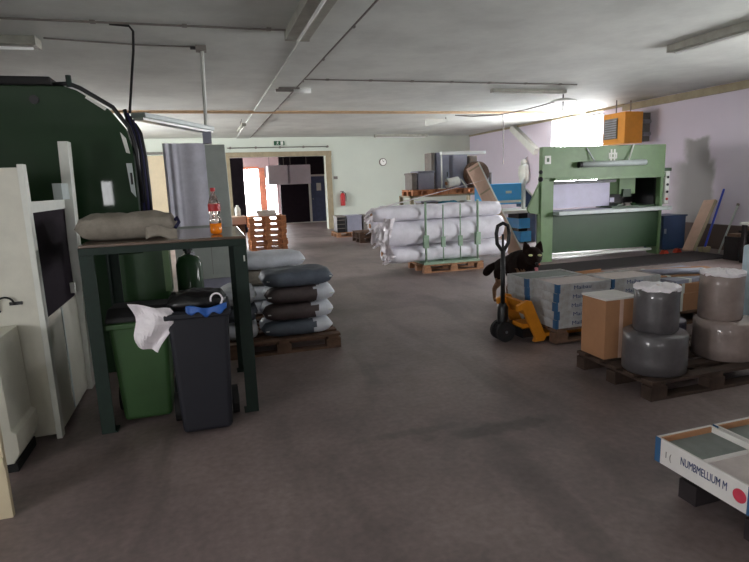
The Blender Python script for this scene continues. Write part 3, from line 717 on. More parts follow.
roll('rear middle white roll against rear rack posts', (2.8, 9.36, .84), (5.2, 9.37, .84), .12, seed=5, film=False)
roll('top front white roll with folded film end at left', (2.72, 8.98, 1.05), (5.15, 8.99, 1.068), .125, seed=6)
roll('top rear white roll in the stanchion rack', (2.95, 9.26, 1.075), (5.15, 9.27, 1.075), .115, seed=7, film=False)
def tail(u, v): 
    w = noise.noise(Vector((u*4, v*7, 3.3))); return Vector((2.88+.2*u+.07*w-.10*math.sin(v*3), 8.83-.05*u+.06*w, 1.0-.66*v+.04*w))
tag(MB().sheet(tail, 8, 22, .004).build('loose_film', 'film'), 'ragged pinkish white film hanging from the left roll ends', 'plastic film')

# leaning board, rack and things behind the rolls
t = thing('leaning_board', 'long pinkish tan board leaning over the white rolls', 'board')
a, b = Vector((6.0, 9.72, .03)), Vector((5.12, 9.95, 1.86)); d = (b-a).normalized()
MB().bar(a, b, .30, .03, up=(.2,-1,.1)).build('plank', 'board_tan', t)
s = d.cross(Vector((.2,-1,.1))).normalized()
MB().bar(a+s*.165, b+s*.165, .03, .05, up=(.2,-1,.1)).build('white_edge', 'off_white', t)
for k in (.45, .72, .97):
    p = a.lerp(b, k); MB().bar(p-s*.14+Vector((0,-.024,0)), p+s*.14+Vector((0,-.024,0)), .03, .012, up=(.2,-1,.1)).build('joint', 'strip_tan', t)
t = thing('storage_rack', 'wooden shelf rack behind the white rolls', 'rack', (5.95, 13.3, 0))
for x in (-.98, .98):
    for y in (-.38, .38): MB().box(x-.04,x+.04,y-.04,y+.04,0,1.24).build('post', 'strip_tan', t)
MB().box(-1.02,1.02,-.42,.42,1.20,1.24).build('shelf', 'strip_tan', t); MB().box(-1.02,1.02,-.42,.42,.72,.76).build('shelf', 'strip_tan', t)
pallet('orange wooden pallet lying left on the shelf rack', (5.46, 13.25, 1.24), .96, .8, 0, 'wood_orange', 'pallets on the shelf rack')
pallet('orange wooden pallet lying right on the shelf rack', (6.44, 13.25, 1.24), .96, .8, 0, 'wood_orange', 'pallets on the shelf rack')
ZR = 1.24+PH
crate('light grey crate on left pallet of shelf rack', (5.39, 13.2, ZR), .44, .5, .46, 'camera_grey', 'camera_grey', 'boxes on the shelf rack')
crate('dark narrow crate left of light grey crate on rack', (5.07, 13.2, ZR), .14, .5, .42, 'conduit', 'conduit', 'boxes on the shelf rack')
def cab(label, x, w, ml, z0, z1):
    t = thing('switch_cabinet', label, 'cabinet', (x, 13.3, z0), 0, 'grey cabinets on the shelf rack')
    MB().box(-w/2, w/2, -.15, .3, 0, z1-z0).build('body', ml, t, bevel=.01)
    MB().box(-w/2+.03, w/2-.03, -.165, -.15, .04, z1-z0-.04).build('door', ml, t); MB().box(w/2-.08, w/2-.06, -.18, -.165, .3, .42).build('handle', 'black', t)
cab('dark slim cabinet leftmost of the tall ones on rack', 5.67, .1, 'conduit', ZR, 2.3)
cab('light grey tall cabinet behind the white lamp stem', 5.94, .36, 'camera_grey', ZR, 2.3)
cab('light grey tall cabinet right of the white lamp stem', 6.42, .42, 'camera_grey', ZR, 2.28)
cab('grey brown tall cabinet behind the leaning board', 6.80, .24, 'conduit', ZR, 2.2)
t = thing('reel_lamp', 'white bar lamp on a stem in front of grey cabinets', 'lamp', (5.79, 12.9, ZR))
MB().box(-.08,.08,-.06,.06,0,.02).build('base', 'off_white', t); MB().tube([(0,0,.02),(0,0,.84)], .02, 8).build('stem', 'off_white', t); MB().box(-.02,1.22,-.06,.06,.84,.92).build('bar', 'tube_white', t, bevel=.01)
t = thing('paper_roll', 'white paper roll lying slanted on the shelf rack', 'roll', (6.12, 12.95, ZR+.13))
MB().tube([(-.17,0,0),(.16,.03,.05)], .12, 20).build('wrap', 'off_white', t); MB().tube([(-.2,0,-.005),(-.165,0,0)], .045, 14).build('core', 'carton', t); MB().bar((.16,-.13,.1),(.33,-.13,-.12),.03,.03).build('flap', 'off_white', t)
t = thing('brown_bundle', 'brown round bundle behind top of the leaning board', 'bundle', (6.8, 12.87, ZR+.34))
MB().tube([(0,0,0),(0,.22,0)], .32, 24).build('coil', 'wood_old', t); MB().tube([(0,-.02,0),(0,.0,0)], .12, 16).build('core', 'strip_tan', t); MB().box(-.04,.04,.1,.2,-.34,-.3).build('chock', 'wood', t)
t = thing('bag', 'blue teal bag stuffed on the rack shelf below pallets', 'bag', (6.05, 13.1, .761)); MB().pillow(.6,.5,.3,12,n=12,wob=.05).build('bag_body', 'teal_cloth', t, smooth=True)
t = thing('white_pack', 'white pack beside the teal bag on the rack', 'pack', (6.55, 13.1, .761)); MB().pillow(.34,.4,.3,13,n=10).build('wrap', 'off_white', t, smooth=True)
t = thing('grey_tub', 'grey tub on the rack shelf left of teal bag', 'tub', (5.45, 13.1, .761)); MB().frustum((-.18,.18,-.18,.18),0,(-.23,.23,-.22,.22),.32).build('body', 'conduit', t); MB().box(-.25,.25,-.24,.24,.3,.33).build('rim', 'camera_grey', t)

# blue machine
t = thing('blue_machine', 'bright blue machine with white table beyond leaning board', 'machine', (7.2, 12.0, 0))
MB().box(-.55,.45,.15,.6,.95,1.46).build('head', 'sky_blue', t, bevel=.02)
MB().box(-.62,-.5,.1,.65,1.05,1.5).build('side_cheek', 'sky_blue', t); MB().box(.42,.48,.05,.15,.8,1.56).build('post', 'off_white', t)
MB().prism([(.5,.86),(.95,.86),(.5,1.3)], 'y', .1, .5).build('guard', 'navy_box', t); MB().bar((.5,.08,1.32),(.97,.08,.88),.03,.03).build('guard_edge', 'off_white', t)
MB().box(-.45,.8,-.3,.6,.74,.82).build('table', 'off_white', t, bevel=.008); MB().box(-.3,.4,.12,.15,.99,1.05).build('slot_bar', 'off_white', t)
MB().box(-.02,.14,.142,.15,1.22,1.28).build('name_plate', 'off_white', t)
MB().box(.2,.5,-.2,.5,.02,.28).build('lower_box', 'sky_blue', t); MB().box(.15,.46,-.2,.5,.36,.60).build('lower_box', 'sky_blue', t)
for x in (-.4, .7): MB().box(x-.03,x+.03,-.1,.5,0,.74).build('leg', 'camera_grey', t)
MB().box(.2,.45,-.1,.4,.28,.36).box(.2,.45,-.1,.4,.6,.74).build('bracket', 'black', t)
t = thing('stand', 'dark thin post behind the leaning board top', 'stand', (7.08, 12.75, 0)); MB().box(-.025,.025,-.025,.025,0,1.75).build('post', 'conduit', t); MB().box(-.25,.0,-.02,.02,1.5,1.54).build('arm', 'conduit', t); MB().box(-.15,.15,-.15,.15,0,.02).build('foot', 'conduit', t)
t = thing('wrapped_figure', 'pale plastic bag hanging on the far right wall', 'bag', (XR-.13, 15.6, 1.4))
MB().pillow(.2,.42,.62,14,n=10,wob=.06).build('bag_body', 'off_white', t, smooth=True); MB().ball((0,0,.66),.11,(1,1,1.1)).build('knot', 'off_white', t, smooth=True); MB().tube([(.0,0,.76),(.13,0,.84)],.012,6).build('hook', 'steel', t)

# ------------------------------------------------------------------ the green machine on the right
G = thing('press_machine', 'big light green press machine below the bright window', 'machine', (7.28, 8.75, 0), -.07); G.scale = (.94, 1, 1)
MB().box(-1.4,-1.13,0,.12,.0,1.6).build('upright', 'machine_green', G, bevel=.008)
MB().box(1.33,1.4,0,.3,.0,1.6).build('upright', 'machine_green', G, bevel=.008)
MB().box(-1.4,1.4,-.02,.1,1.56,2.13).build('header', 'machine_green', G, bevel=.008)
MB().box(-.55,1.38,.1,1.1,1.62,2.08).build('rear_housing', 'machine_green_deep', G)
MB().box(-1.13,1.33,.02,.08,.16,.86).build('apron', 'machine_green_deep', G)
MB().box(-1.15,1.36,-.08,.02,1.51,1.565).build('header_lip', 'machine_green', G)
MB().box(-1.13,1.46,-.2,.34,.88,.95).build('bed', 'pale_metal', G, bevel=.008)
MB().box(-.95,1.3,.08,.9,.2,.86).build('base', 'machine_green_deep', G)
MB().box(-1.13,1.2,.0,.07,.09,.13).build('floor_gap_bar', 'off_white', G)  # white bar in place of the bright floor seen under the apron
MB().box(-1.12,.4,.34,.37,.98,1.44).build('bright_sheet', 'purple_sheet', G)
MB().box(.4,.5,.32,.36,1.05,1.14).build('sheet_tab', 'purple_sheet', G)
MB().box(-1.12,.5,.28,.33,1.44,1.50).build('press_beam', 'black', G)
MB().box(.55,.95,.25,.7,1.2,1.6).build('press_head', 'machine_green', G, bevel=.02); MB().box(.62,.8,.2,.3,1.15,1.3).build('press_foot', 'machine_green_deep', G)
MB().box(.4,1.33,.72,.76,.95,1.6).box(1.29,1.33,.12,.72,.95,1.6).build('dark_backing', 'black', G)
MB().box(.2,1.25,.0,.5,.952,.985).build('tool_plate', 'machine_green_deep', G)
MB().box(-1.0,.1,-.1,.2,.952,.962).build('cloth_strip', 'camera_grey', G)
for k in range(5):
    x = .34+k*.13; MB().prism([(0,0),(.16,.01),(.15,.03),(.05,.05+.012*(k%2))], 'y', .0, .16).build('offcut', 'conduit' if k % 2 else 'machine_green_deep', G, loc=(x,.04+.03*(k%3),.985), rotz=.5*k)
MB().prism([(-1.4,1.5),(-1.66,1.02),(-1.62,.94),(-1.4,.9)], 'y', .04, .1).build('side_guard', 'machine_green', G)
MB().box(-1.7,-1.4,.03,.2,.0,.16).build('side_step', 'mat_dark', G)
for z_, r_ in ((1.68,.04),(1.55,.05)): MB().ball((-1.43,-.02,z_), r_, seg=12).build('knob', 'black', G)
MB().box(-1.35,-1.22,-.03,-.02,1.82,1.97).build('sticker', 'off_white', G); MB().box(-1.31,-1.26,-.034,-.03,1.86,1.93).build('sticker_print', 'bin_green', G)
MB().tube([(-.62,-.1,1.79),(.86,-.1,1.80)], .052, 16).build('lamp_tube', 'pale_metal', G, smooth=True)
MB().tube([(-.66,-.1,1.79),(-.6,-.1,1.79)], .055, 16).build('lamp_end', 'black', G)
MB().tube([(-.3,-.1,1.83),(-.45,-.03,2.1)], .014, 8).build('lamp_rod', 'pale_metal', G); MB().tube([(.46,-.1,1.83),(.62,-.03,2.14)], .016, 8).build('lamp_rod', 'off_white', G)
e = MB()
for (x0,x1,z0,z1) in ((.125,.16,1.83,2.06),(.20,.235,1.83,2.06),(.085,.275,1.885,1.915),(.085,.275,1.965,1.995),(.085,.11,1.885,1.995),(.25,.275,1.885,1.995)): e.box(x0-.02,x1-.02,-.026,-.02,z0,z1)
e.build('white_emblem', 'off_white', G)
pn = MB().box(1.43,1.53,-.02,.1,.98,1.62).build('control_panel', 'off_white', G, bevel=.008)
for k, z_ in enumerate((1.5,1.36,1.22,1.08)): MB().tube([(1.48,-.035,z_),(1.48,-.02,z_)], .026, 12).build('button', 'red' if k == 3 else 'black', pn)
MB().box(1.4,1.6,.02,.1,1.62,1.68).build('panel_arm', 'machine_green_deep', G)
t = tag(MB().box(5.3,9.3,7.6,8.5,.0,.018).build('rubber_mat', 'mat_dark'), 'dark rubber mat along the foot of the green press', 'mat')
def chock(label, x, y):
    t = thing('orange_chock', label, 'chock', (x,y,0.0), 0, 'orange chocks on the floor'); MB().prism([(-.08,0),(.08,0),(.03,.08),(-.03,.08)], 'y', -.05, .05).build('wedge', 'orange_cap', t, bevel=.008); MB().box(-.02,.02,-.03,.03,.08,.095).build('grip', 'black', t)
chock('orange chock at the left foot of the green press', 5.72, 8.62)
chock('orange chock at the right foot of the green press', 8.62, 8.56)
chock('orange chock at the foot of the tan leaning board', 9.0, 8.62)

# heater on the right wall
t = thing('air_heater', 'orange box air heater hung high above the green press', 'heater', (9.49, 10.85, 2.28))
MB().box(-.25,.25,-.35,.35,0,.7).build('casing', 'heater_orange', t, bevel=.01)
gr = MB().box(-.275,-.25,-.12,.30,.12,.58).build('louver_frame', 'conduit', t)
for k in range(8): MB().box(-.29,-.275,-.11,.29,.14+k*.053,.165+k*.053).build('louver', 'steel', gr)
MB().box(.25,.5,-.3,.2,.04,.68).build('duct_box', 'conduit', t)
for z_ in (.2,.48): MB().tube([(.25,-.34,z_),(.46,-.34,z_)], .045, 12).build('duct_pipe', 'steel', t)
for x in (-.2,.2): MB().tube([(x,0,.7),(x,0,.99)], .014, 6).build('hanger', 'conduit', t)

# things leaning on the right wall
t = thing('blue_cabinet', 'dark blue low cabinet at right end of green press', 'cabinet', (9.22, 9.15, 0)); MB().box(-.28,.3,-.2,.3,.02,.69).build('body', 'navy_box', t, bevel=.01); MB().box(-.3,.32,-.22,.32,.69,.72).build('lid', 'navy_box', t); MB().box(-.25,-.2,-.212,-.2,.35,.45).build('handle', 'steel', t)
t = thing('plywood_sheet', 'tan wooden panel leaning on the right wall', 'panel'); 
MB().bar((9.26, 8.6, .02), (9.9, 8.74, 1.0), .27, .05, up=(-1,0,.72)).build('sheet', 'board_tan', t, bevel=.01); MB().bar((9.25,8.455,.04),(9.89,8.595,1.0),.02,.06,up=(-1,0,.72)).build('edge', 'strip_tan', t)
t = thing('broom', 'blue handled broom leaning on the right wall', 'broom')
MB().tube([(9.43,8.38,.08),(9.96,8.5,1.22)], .02, 8).build('handle', 'broom_blue', t, smooth=True); MB().box(9.32,9.54,8.33,8.43,.05,.11).build('head', 'strip_tan', t); MB().box(9.33,9.53,8.34,8.42,.0,.05).build('bristles', 'strip_tan', t)
t = thing('pole', 'thin grey pole leaning right of the blue broom', 'pole'); MB().tube([(9.5,8.12,.0),(9.96,8.17,.92)], .018, 8).build('shaft', 'grey_metal', t, smooth=True); MB().tube([(9.95,8.17,.9),(9.97,8.17,.94)], .026, 8).build('grip', 'conduit', t)
t = thing('side_bench', 'low bench with pale top at the right picture edge', 'bench', (9.15, 6.8, 0))
MB().box(-.36,.82,-.3,.35,.66,.70).build('top', 'off_white', t)
for x in (-.3,.74):
    for y in (-.25,.3): MB().box(x-.03,x+.03,y-.03,y+.03,0,.66).build('leg', 'mat_dark', t)
MB().box(-.3,.74,-.25,.3,.2,.24).build('shelf', 'mat_dark', t)
t = thing('motor', 'dark brown motor stored under the low bench', 'motor', (9.37, 6.8, .242)); MB().tube([(-.3,0,.16),(.2,0,.16)], .15, 18).build('housing', 'mat_dark', t); MB().tube([(.2,0,.16),(.36,0,.16)], .05, 12).build('shaft', 'steel', t); MB().box(-.2,.1,-.12,.12,0,.04).build('foot', 'mat_dark', t)
t = thing('camouflage_bag', 'green camouflage bag standing on the low bench', 'bag', (9.25, 6.85, .701)); MB().pillow(.45,.4,.5,15,n=12,wob=.06).build('bag_body', 'camo', t, smooth=True); MB().tube([(-.1,0,.45),(0,0,.58),(.1,0,.45)], .015, 8).build('handle', 'camo', t)
for k, (x, y, h) in enumerate(((9.08,7.4,.42),(9.46,7.45,.5),(9.82,7.38,.46))):
    t = thing('scrap_box', ('left', 'middle', 'right')[k] + ' dark scrap box behind the low bench', 'box', (x, y, 0), 0, 'dark scrap boxes'); MB().box(-.15,.15,-.14,.14,0,h).build('body', 'mat_dark', t, bevel=.01); MB().box(-.13,.1,-.1,.1,h,h+.05).build('scrap', 'wood_old', t)

# ------------------------------------------------------------------ tile cartons, pallet truck, dog
def carton_tray(label, loc, L, W, H, group, tile='tile_grey', parts=True, word=None, end='carton_blue', dx=0):
    """open tile carton: long side along x, printed long side facing -y"""
    t = thing('tile_carton', label, 'carton', loc, 0, group)
    MB().box(0,L,0,.008,0,H).build('printed_side', 'carton_dirty', t); MB().box(0,L,W-.008,W,0,H).build('rear_side', 'carton_dirty', t)
    MB().box(0,.008,.008,W-.008,0,H).build('end_flap', 'carton_dirty', t); MB().box(L-.008,L,.008,W-.008,0,H).build('end_flap', 'carton_dirty', t)
    MB().box(.008,L-.008,.008,W-.008,0.0,H-.012).build('tile_pack', tile, t)
    MB().box(-.002,.028,-.002,0,0,H).box(-.002,0,0,.05,0,H).build('blue_corner', end, t)
    if word: text(word, 'printed_word', 'ink', H*.62, Matrix.Translation((L*.46+dx,-.001,H*.5)) @ FACE_NEG_Y, t, sx=1.35)
    return t
PX, PY0 = 3.09, 4.28
pallet('wooden pallet under tile cartons on the pallet truck', (PX+.6, PY0+.42, .02), 1.2, .8, 0, 'wood_old')
H = .085; z0 = .02+PH
layer = ['bottom', 'second', 'middle', 'fourth', 'top']
for k in range(5):
    jx = .012*math.sin(k*2.1)
    carton_tray(layer[k] + ' tile carton of the front left stack by pallet truck', (PX-.0+jx, PY0+.02, z0+k*(H+.001)), .6, .38, H, 'tile cartons on the pallet truck', 'tile_grey' if k % 2 else 'tile_pink', word='Maibau')
    carton_tray(layer[k] + ' tile carton of the rear left stack behind pallet truck', (PX-.06-jx*.5, PY0+.42, z0+k*(H+.001)), .66, .38, H, 'tile cartons on the pallet truck', 'tile_grey')
    if k < 5: carton_tray(layer[k] + ' tile carton of front right stack behind brown carton', (PX+.62+jx, PY0+.02, z0+k*(H+.001)), .58, .38, H, 'tile cartons on the pallet truck', 'tile_pink', word='Maibau')
    if k < 4: carton_tray(layer[k] + ' tile carton of rear right stack near the green press', (PX+.62, PY0+.42, z0+k*(H+.001)), .58, .38, H, 'tile cartons on the pallet truck', 'tile_grey')
zt = z0+5*(H+.001)
t = thing('carton_lid', 'tan cardboard lid lying open on the rear right cartons', 'lid', (PX+.9, PY0+.62, z0+4*(H+.001)), .1); MB().box(-.26,.26,-.17,.17,0,.012).build('sheet', 'carton', t); MB().box(-.26,.26,-.17,-.158,.012,.04).box(-.26,.26,.158,.17,.012,.04).build('edge', 'carton', t)
# low stacks of boards behind
pallet('wooden pallet under flat boards before the green press', (5.05, 4.8, 0), 1.2, .8, 0, 'wood_old')
zz = PH
for k, (lb, ml, sx, sy, rz, h) in enumerate((('lowest brown board stack on the pallet before green press', 'carton', 1.12, .76, 0, .19), ('brown board stack second up before the green press', 'carton', 1.1, .74, .02, .1), ('grey blue flat panel on boards before the green press', 'camera_grey', .95, .66, .12, .04), ('tan cardboard sheet topping the boards before green press', 'carton', 1.0, .5, -.2, .012))):
    t = thing('board_stack', lb, 'boards', (5.05, 4.8, zz), rz, 'flat boards before the green press'); MB().box(-sx/2,sx/2,-sy/2,sy/2,0,h).build('boards', ml, t, bevel=.004); MB().box(-sx/2+.2,-sx/2+.24,-sy/2-.003,sy/2+.003,-.0,h+.002).build('strap', 'off_white', t); zz += h+.002
t = thing('film_tube', 'pale blue tube lying slanted on the flat boards', 'tube', (4.75, 4.68, zz+.035), -.3); MB().tube([(-.4,0,0),(.4,0,0)], .034, 14).build('tube_body', 'camera_grey', t, smooth=True); MB().tube([(-.42,0,0),(-.4,0,0)], .036, 14).build('end_cap', 'off_white', t)

# pallet truck
T = thing('pallet_truck', 'yellow hand pallet truck with tall black handle', 'pallet truck', (2.74, 4.68, 0))
MB().tube([(0,0,.3),(-.03,-.05,.92)], .022, 12).build('handle_shaft', 'black', T, smooth=True)
loop = [(-.03,-.05,.9),(-.09,-.045,.98),(-.1,-.045,1.08),(-.085,-.045,1.15),(-.03,-.045,1.175),(.025,-.045,1.15),(.04,-.045,1.08),(.03,-.045,.98),(-.03,-.05,.9)]
MB().tube(loop, .018, 10).build('grip_loop', 'black', T, smooth=True)
MB().tube([(-.03,-.05,.92),(-.032,-.05,1.07)], .012, 8).build('release_lever', 'black', T)
MB().lathe([(.05,.16),(.055,.2),(.055,.34),(.03,.38)], seg=18).build('pump', 'black', T, smooth=True)
MB().lathe([(.035,.02),(.07,.14),(.07,.17)], seg=16).build('steering_head', 'black', T)
for y in (-.075, .035):
    wh = MB().tube([(0,y,.1),(0,y+.04,.1)], .1, 26).build('steering_wheel', 'rubber', T, smooth=False); MB().tube([(0,y-.002,.1),(0,y+.042,.1)], .045, 14).build('hub', 'mat_dark', wh)
MB().tube([(0,-.08,.1),(0,.08,.1)], .015, 8).build('axle', 'steel', T)
MB().prism([(.02,.40),(.12,.44),(.17,.43),(.34,.06),(.31,.0+.02),(.2,.02),(.22,.06),(.07,.36),(.02,.34)], 'y', -.25, -.205).build('frame_plate', 'jack_yellow', T, bevel=.006)
MB().prism([(.02,.40),(.12,.44),(.17,.43),(.34,.06),(.31,.02),(.2,.02),(.22,.06),(.07,.36),(.02,.34)], 'y', .12, .165).build('frame_plate', 'jack_yellow', T, bevel=.006)
MB().prism([(.09,.42),(.13,.42),(.2,.29),(.17,.27)], 'y', -.205, .12).build('front_plate', 'jack_yellow', T)
MB().box(.1,.26,-.2,.12,.06,.16).build('pump_base', 'black', T)
MB().box(.1,.24,-.2,-.02,.15,.2).build('link', 'jack_yellow', T)
for y in (-.24, .13): 
    fk = MB().box(.3,1.35,y,y+.14,.062,.098).build('fork', 'jack_yellow', T); MB().tube([(1.2,y+.03,.04),(1.2,y+.11,.04)], .04, 14).build('roller', 'rubber', fk)

# dog: one continuous skinned body
def skin_mesh(name, verts, edges, radii, root, matl, sub=2):
    me = bpy.data.meshes.new(name); me.from_pydata([Vector(v) for v in verts], edges, []); me.update()
    o = bpy.data.objects.new(name, me); C.objects.link(o)
    md = o.modifiers.new('skin', 'SKIN'); md.branch_smoothing = .6
    sv = me.skin_vertices[0].data
    for i, r in enumerate(radii): sv[i].radius = r if isinstance(r, tuple) else (r, r); sv[i].use_root = (i == root)
    s = o.modifiers.new('sub', 'SUBSURF'); s.levels = sub; s.render_levels = sub
    bpy.context.view_layer.update()
    m2 = bpy.data.meshes.new_from_object(o.evaluated_get(bpy.context.evaluated_depsgraph_get()))
    bpy.data.objects.remove(o); m2.materials.clear(); m2.materials.append(M[matl])
    for p in m2.polygons: p.use_smooth = True
    return m2
# local frame: x to the right along the body (rump at -x), y away from the camera, z up
V = [(-.30,.0,.50),(-.12,.0,.54),(.06,-.01,.56),(.20,-.02,.58),          # 0-3 spine rump -> chest
     (.25,-.01,.64),(.31,-.025,.68),(.37,-.055,.67),(.45,-.095,.63),(.495,-.12,.615),      # 4-8 neck, skull, stop, muzzle, nose
     (-.30,-.09,.42),(-.25,-.09,.29),(-.37,-.09,.18),(-.36,-.09,.05),(-.32,-.10,.025),     # 9-13 near hind leg
     (-.30,.09,.42),(-.22,.09,.29),(-.33,.09,.18),(-.32,.09,.05),(-.28,.09,.025),          # 14-18 far hind leg
     (.19,-.10,.42),(.20,-.10,.24),(.20,-.10,.06),(.24,-.105,.025),                        # 19-22 near fore leg
     (.19,.07,.42),(.18,.07,.24),(.18,.07,.06),(.22,.07,.025),                             # 23-26 far fore leg
     (-.40,-.05,.48),(-.41,-.13,.44),(-.38,-.20,.40),(-.34,-.25,.38)]                        # 27-30 tail
E_ = [(0,1),(1,2),(2,3),(3,4),(4,5),(5,6),(6,7),(7,8),(0,9),(9,10),(10,11),(11,12),(12,13),(0,14),(14,15),(15,16),(16,17),(17,18),
      (3,19),(19,20),(20,21),(21,22),(3,23),(23,24),(24,25),(25,26),(0,27),(27,28),(28,29),(29,30)]
R_ = [.14,.145,.165,.18,.155,.128,.11,.06,.036, .08,.05,.03,.022,.026, .075,.05,.03,.022,.026, .06,.036,.026,.03, .06,.036,.026,.03, .05,.06,.06,.03]
dm = skin_mesh('dog_body', V, E_, R_, 2, 'fur')
D = thing('dog', 'black and tan shepherd dog standing behind the pallet truck', 'dog', (3.64, 5.86, -.0), -1.5); D.scale = (1.02,)*3
b = bpy.data.objects.new('body', dm); C.objects.link(b); b.parent = D
# tan lower legs and chest are colours of the coat
dm.materials.append(M['fur_tan'])
for p in dm.polygons:
    c = p.center
    if c.z < .33 and c.x > -.44 or (c.z < .50 and c.x > .18 and c.y < -.08 and c.z > .33): p.material_index = 1
hd = Matrix.Translation((.31,-.025,.68)) @ Matrix.Rotation(1.1, 4, 'Z')      # head frame, muzzle along -y
for s in (-1, 1):
    ear = MB(); bx = s*.062
    r0 = [(bx+q[0], .0+q[1], .055-.25*abs(q[0]*s+.05)) for q in ((-.058,-.03,0),(.058,-.03,0),(.05,.03,0),(-.05,.03,0))]
    r1 = [(bx+s*.012+q[0], q[1], .125) for q in ((-.032,-.014,0),(.032,-.014,0),(.03,.012,0),(-.03,.012,0))]
    r0 = [ear.bm.verts.new(hd @ Vector(q)) for q in r0]; r1 = [ear.bm.verts.new(hd @ Vector(q)) for q in r1]
    tip = ear.bm.verts.new(hd @ Vector((bx+s*.03, .004, .172)))
    ear.bm.faces.new(r0[::-1])
    for k in range(4):
        ear.bm.faces.new((r0[k], r0[(k+1)%4], r1[(k+1)%4], r1[k])); ear.bm.faces.new((r1[k], r1[(k+1)%4], tip))
    ear.build('ear', 'fur', D, bevel=.006)
    MB().ball(hd @ Vector((s*.05,-.158,.02)), .022, (1.2,1.0,.6), 12).build('eye', 'eye', D, smooth=True)
MB().ball(hd @ Vector((0,-.262,-.062)), .022, (1.1,.8,.8), 12).build('nose', 'black', D, smooth=True)
tg = MB().ball((0,0,0), .026, (.8,1.0,.35), 12).bar((0,-.012,0),(.0,-.03,-.035),.036,.009,(0,1,0))
tg.bm.transform(hd @ Matrix.Translation((0,-.235,-.115))); tg.build('tongue', 'tongue', D, smooth=True)

# ------------------------------------------------------------------ brown carton and wrapped rolls on the near right pallet
pallet('dark wooden pallet under the film wrapped rolls', (3.5, 3.33, 0), 1.2, .82, .0, 'wood_dark')
t = thing('brown_carton', 'tall brown carton left of the film wrapped rolls', 'carton', (2.93, 3.45, PH))
MB().box(0,.31,0,.28,0,.48).build('body', 'carton', t, bevel=.004); MB().box(-.005,.315,-.005,.285,.48,.495).build('lid', 'carton_white', t)
MB().box(.135,.17,-.002,0,.0,.48).build('tape', 'board_tan', t)
def froll(label, c, r, h, z, ml, crown=True):
    t = thing('film_roll', label, 'roll', (c[0], c[1], z), 0, 'film wrapped rolls on the near pallet')
    MB().lathe([(r*.94,0),(r,.012),(r*1.01,h*.3),(r*.995,h*.7),(r,h-.012),(r*.93,h)], seg=40, jitter=.0015).build('wrapped_roll', ml, t, smooth=True)
    if crown:
        bm = MB(); bm.lathe([(r*.3,h-.004),(r*1.0,h-.012),(r*1.02,h-.02),(r*1.025,h+.0),(r*.9,h+.01),(r*.7,h+.006),(r*.3,h+.012)], seg=34, jitter=.007); bm.build('crumpled_film', 'film', t)
    MB().lathe([(r*.22,h),(r*.22,h+.008)], seg=20).build('core', 'carton', t)
z2 = PH+.30
froll('grey film roll at near left, lower of two', (3.13, 3.15), .222, .30, PH, 'roll_grey', False)
froll('grey film roll with crumpled top on the near left', (3.145, 3.17), .155, .33, z2, 'roll_grey')
froll('pale brown film roll at right, lower of two', (3.87, 3.20), .225, .30, PH, 'roll_cream', False)
froll('tall cream film roll with crumpled top at right', (3.85, 3.24), .155, .37, z2, 'roll_cream')
froll('dark blue film roll between the two lower rolls', (3.50, 3.45), .17, .28, PH, 'roll_dark', False)
t = thing('wrapped_shade_stack', 'unseen tall film wrapped stack added beyond the pale blue one for shade', 'stack', (6.95, 3.3, 0)); MB().box(-.5,.5,-1.1,1.1,.0,1.5).build('film_wrap', 'ice_film', t, bevel=.03, seg=3); MB().box(-.46,.46,-1.06,1.06,1.5,1.515).build('cover', 'off_white', t)  # unseen stack, added to block window light from the near floor
t = thing('wrapped_shade_stack', 'pale blue film wrapped stack at right picture edge', 'stack', (5.6, 2.9, 0)); MB().box(-.5,.6,-1.2,1.2,.0,.86).build('film_wrap', 'ice_film', t, bevel=.03, seg=3); MB().box(-.46,.56,-1.16,1.16,.86,.875).build('cover', 'off_white', t)  # visible edge is real, unseen bulk enlarged to shade the near floor

# ------------------------------------------------------------------ tile tray in the near right corner
pallet('dark pallet under the near tile trays at right', (2.74, 1.55, 0), 1.2, .8, 0, 'mat_dark')
t = thing('under_carton', 'dark carton below the near tile trays', 'carton', (2.68, 1.57, PH)); MB().box(-.55,.58,-.36,.36,0,.075).build('body', 'mat_dark', t); MB().box(-.5,.5,-.37,-.36,.02,.05).build('strip', 'dark_purple', t)
def near_tray(label, x0, word):
    t = thing('tile_tray', label, 'carton', (x0, 1.96, .221), 0, 'open tile trays in the near corner'); L, W, H = .60, .335, .125
    MB().box(0,.01,-L,0,0,H).build('printed_side', 'carton_white', t); MB().box(W-.01,W,-L,0,0,H).build('rear_side', 'carton_white', t)
    MB().box(.01,W-.01,-.01,0,0,H).build('end_flap', 'carton_white', t); MB().box(.01,W-.01,-L,-L+.01,0,H).build('end_flap', 'carton_white', t)
    MB().box(.01,W-.01,-.25,-.01,0,H-.03).build('tile_pack', 'tile_grey', t); MB().box(.01,W-.01,-L+.01,-.27,0,H-.008).build('tile_pack', 'tile_pink', t)
    MB().box(.01,W-.01,-.27,-.25,0,H).build('divider', 'carton_white', t)
    MB().box(.012,W-.012,-.02,-.01,H-.035,H-.004).build('inner_lining', 'carton', t)
    MB().box(-.002,0,-.03,.002,0,H).box(0,.08,0,.002,0,H).build('blue_corner', 'carton_blue', t)
    if word:
        text(word, 'printed_word', 'ink', .054, Matrix.Translation((-.001,-.265,H*.55)) @ FACE_NEG_X, t, sx=.56)
        text('1 (', 'printed_mark', 'conduit', .045, Matrix.Translation((-.001,-.075,H*.45)) @ FACE_NEG_X, t, sx=.8)
        MB().tube([(-.002,-.44,H*.5),(0,-.44,H*.5)], .03, 20).build('red_spot', 'ink_red', t); MB().box(-.002,0,-.6,-.475,0,H).build('blue_end', 'carton_blue', t)
near_tray('open white tile tray with blue lettering in near corner', 1.99, 'NUMBMELLIUM M')
near_tray('open white tile tray behind the lettered one', 2.345, None)

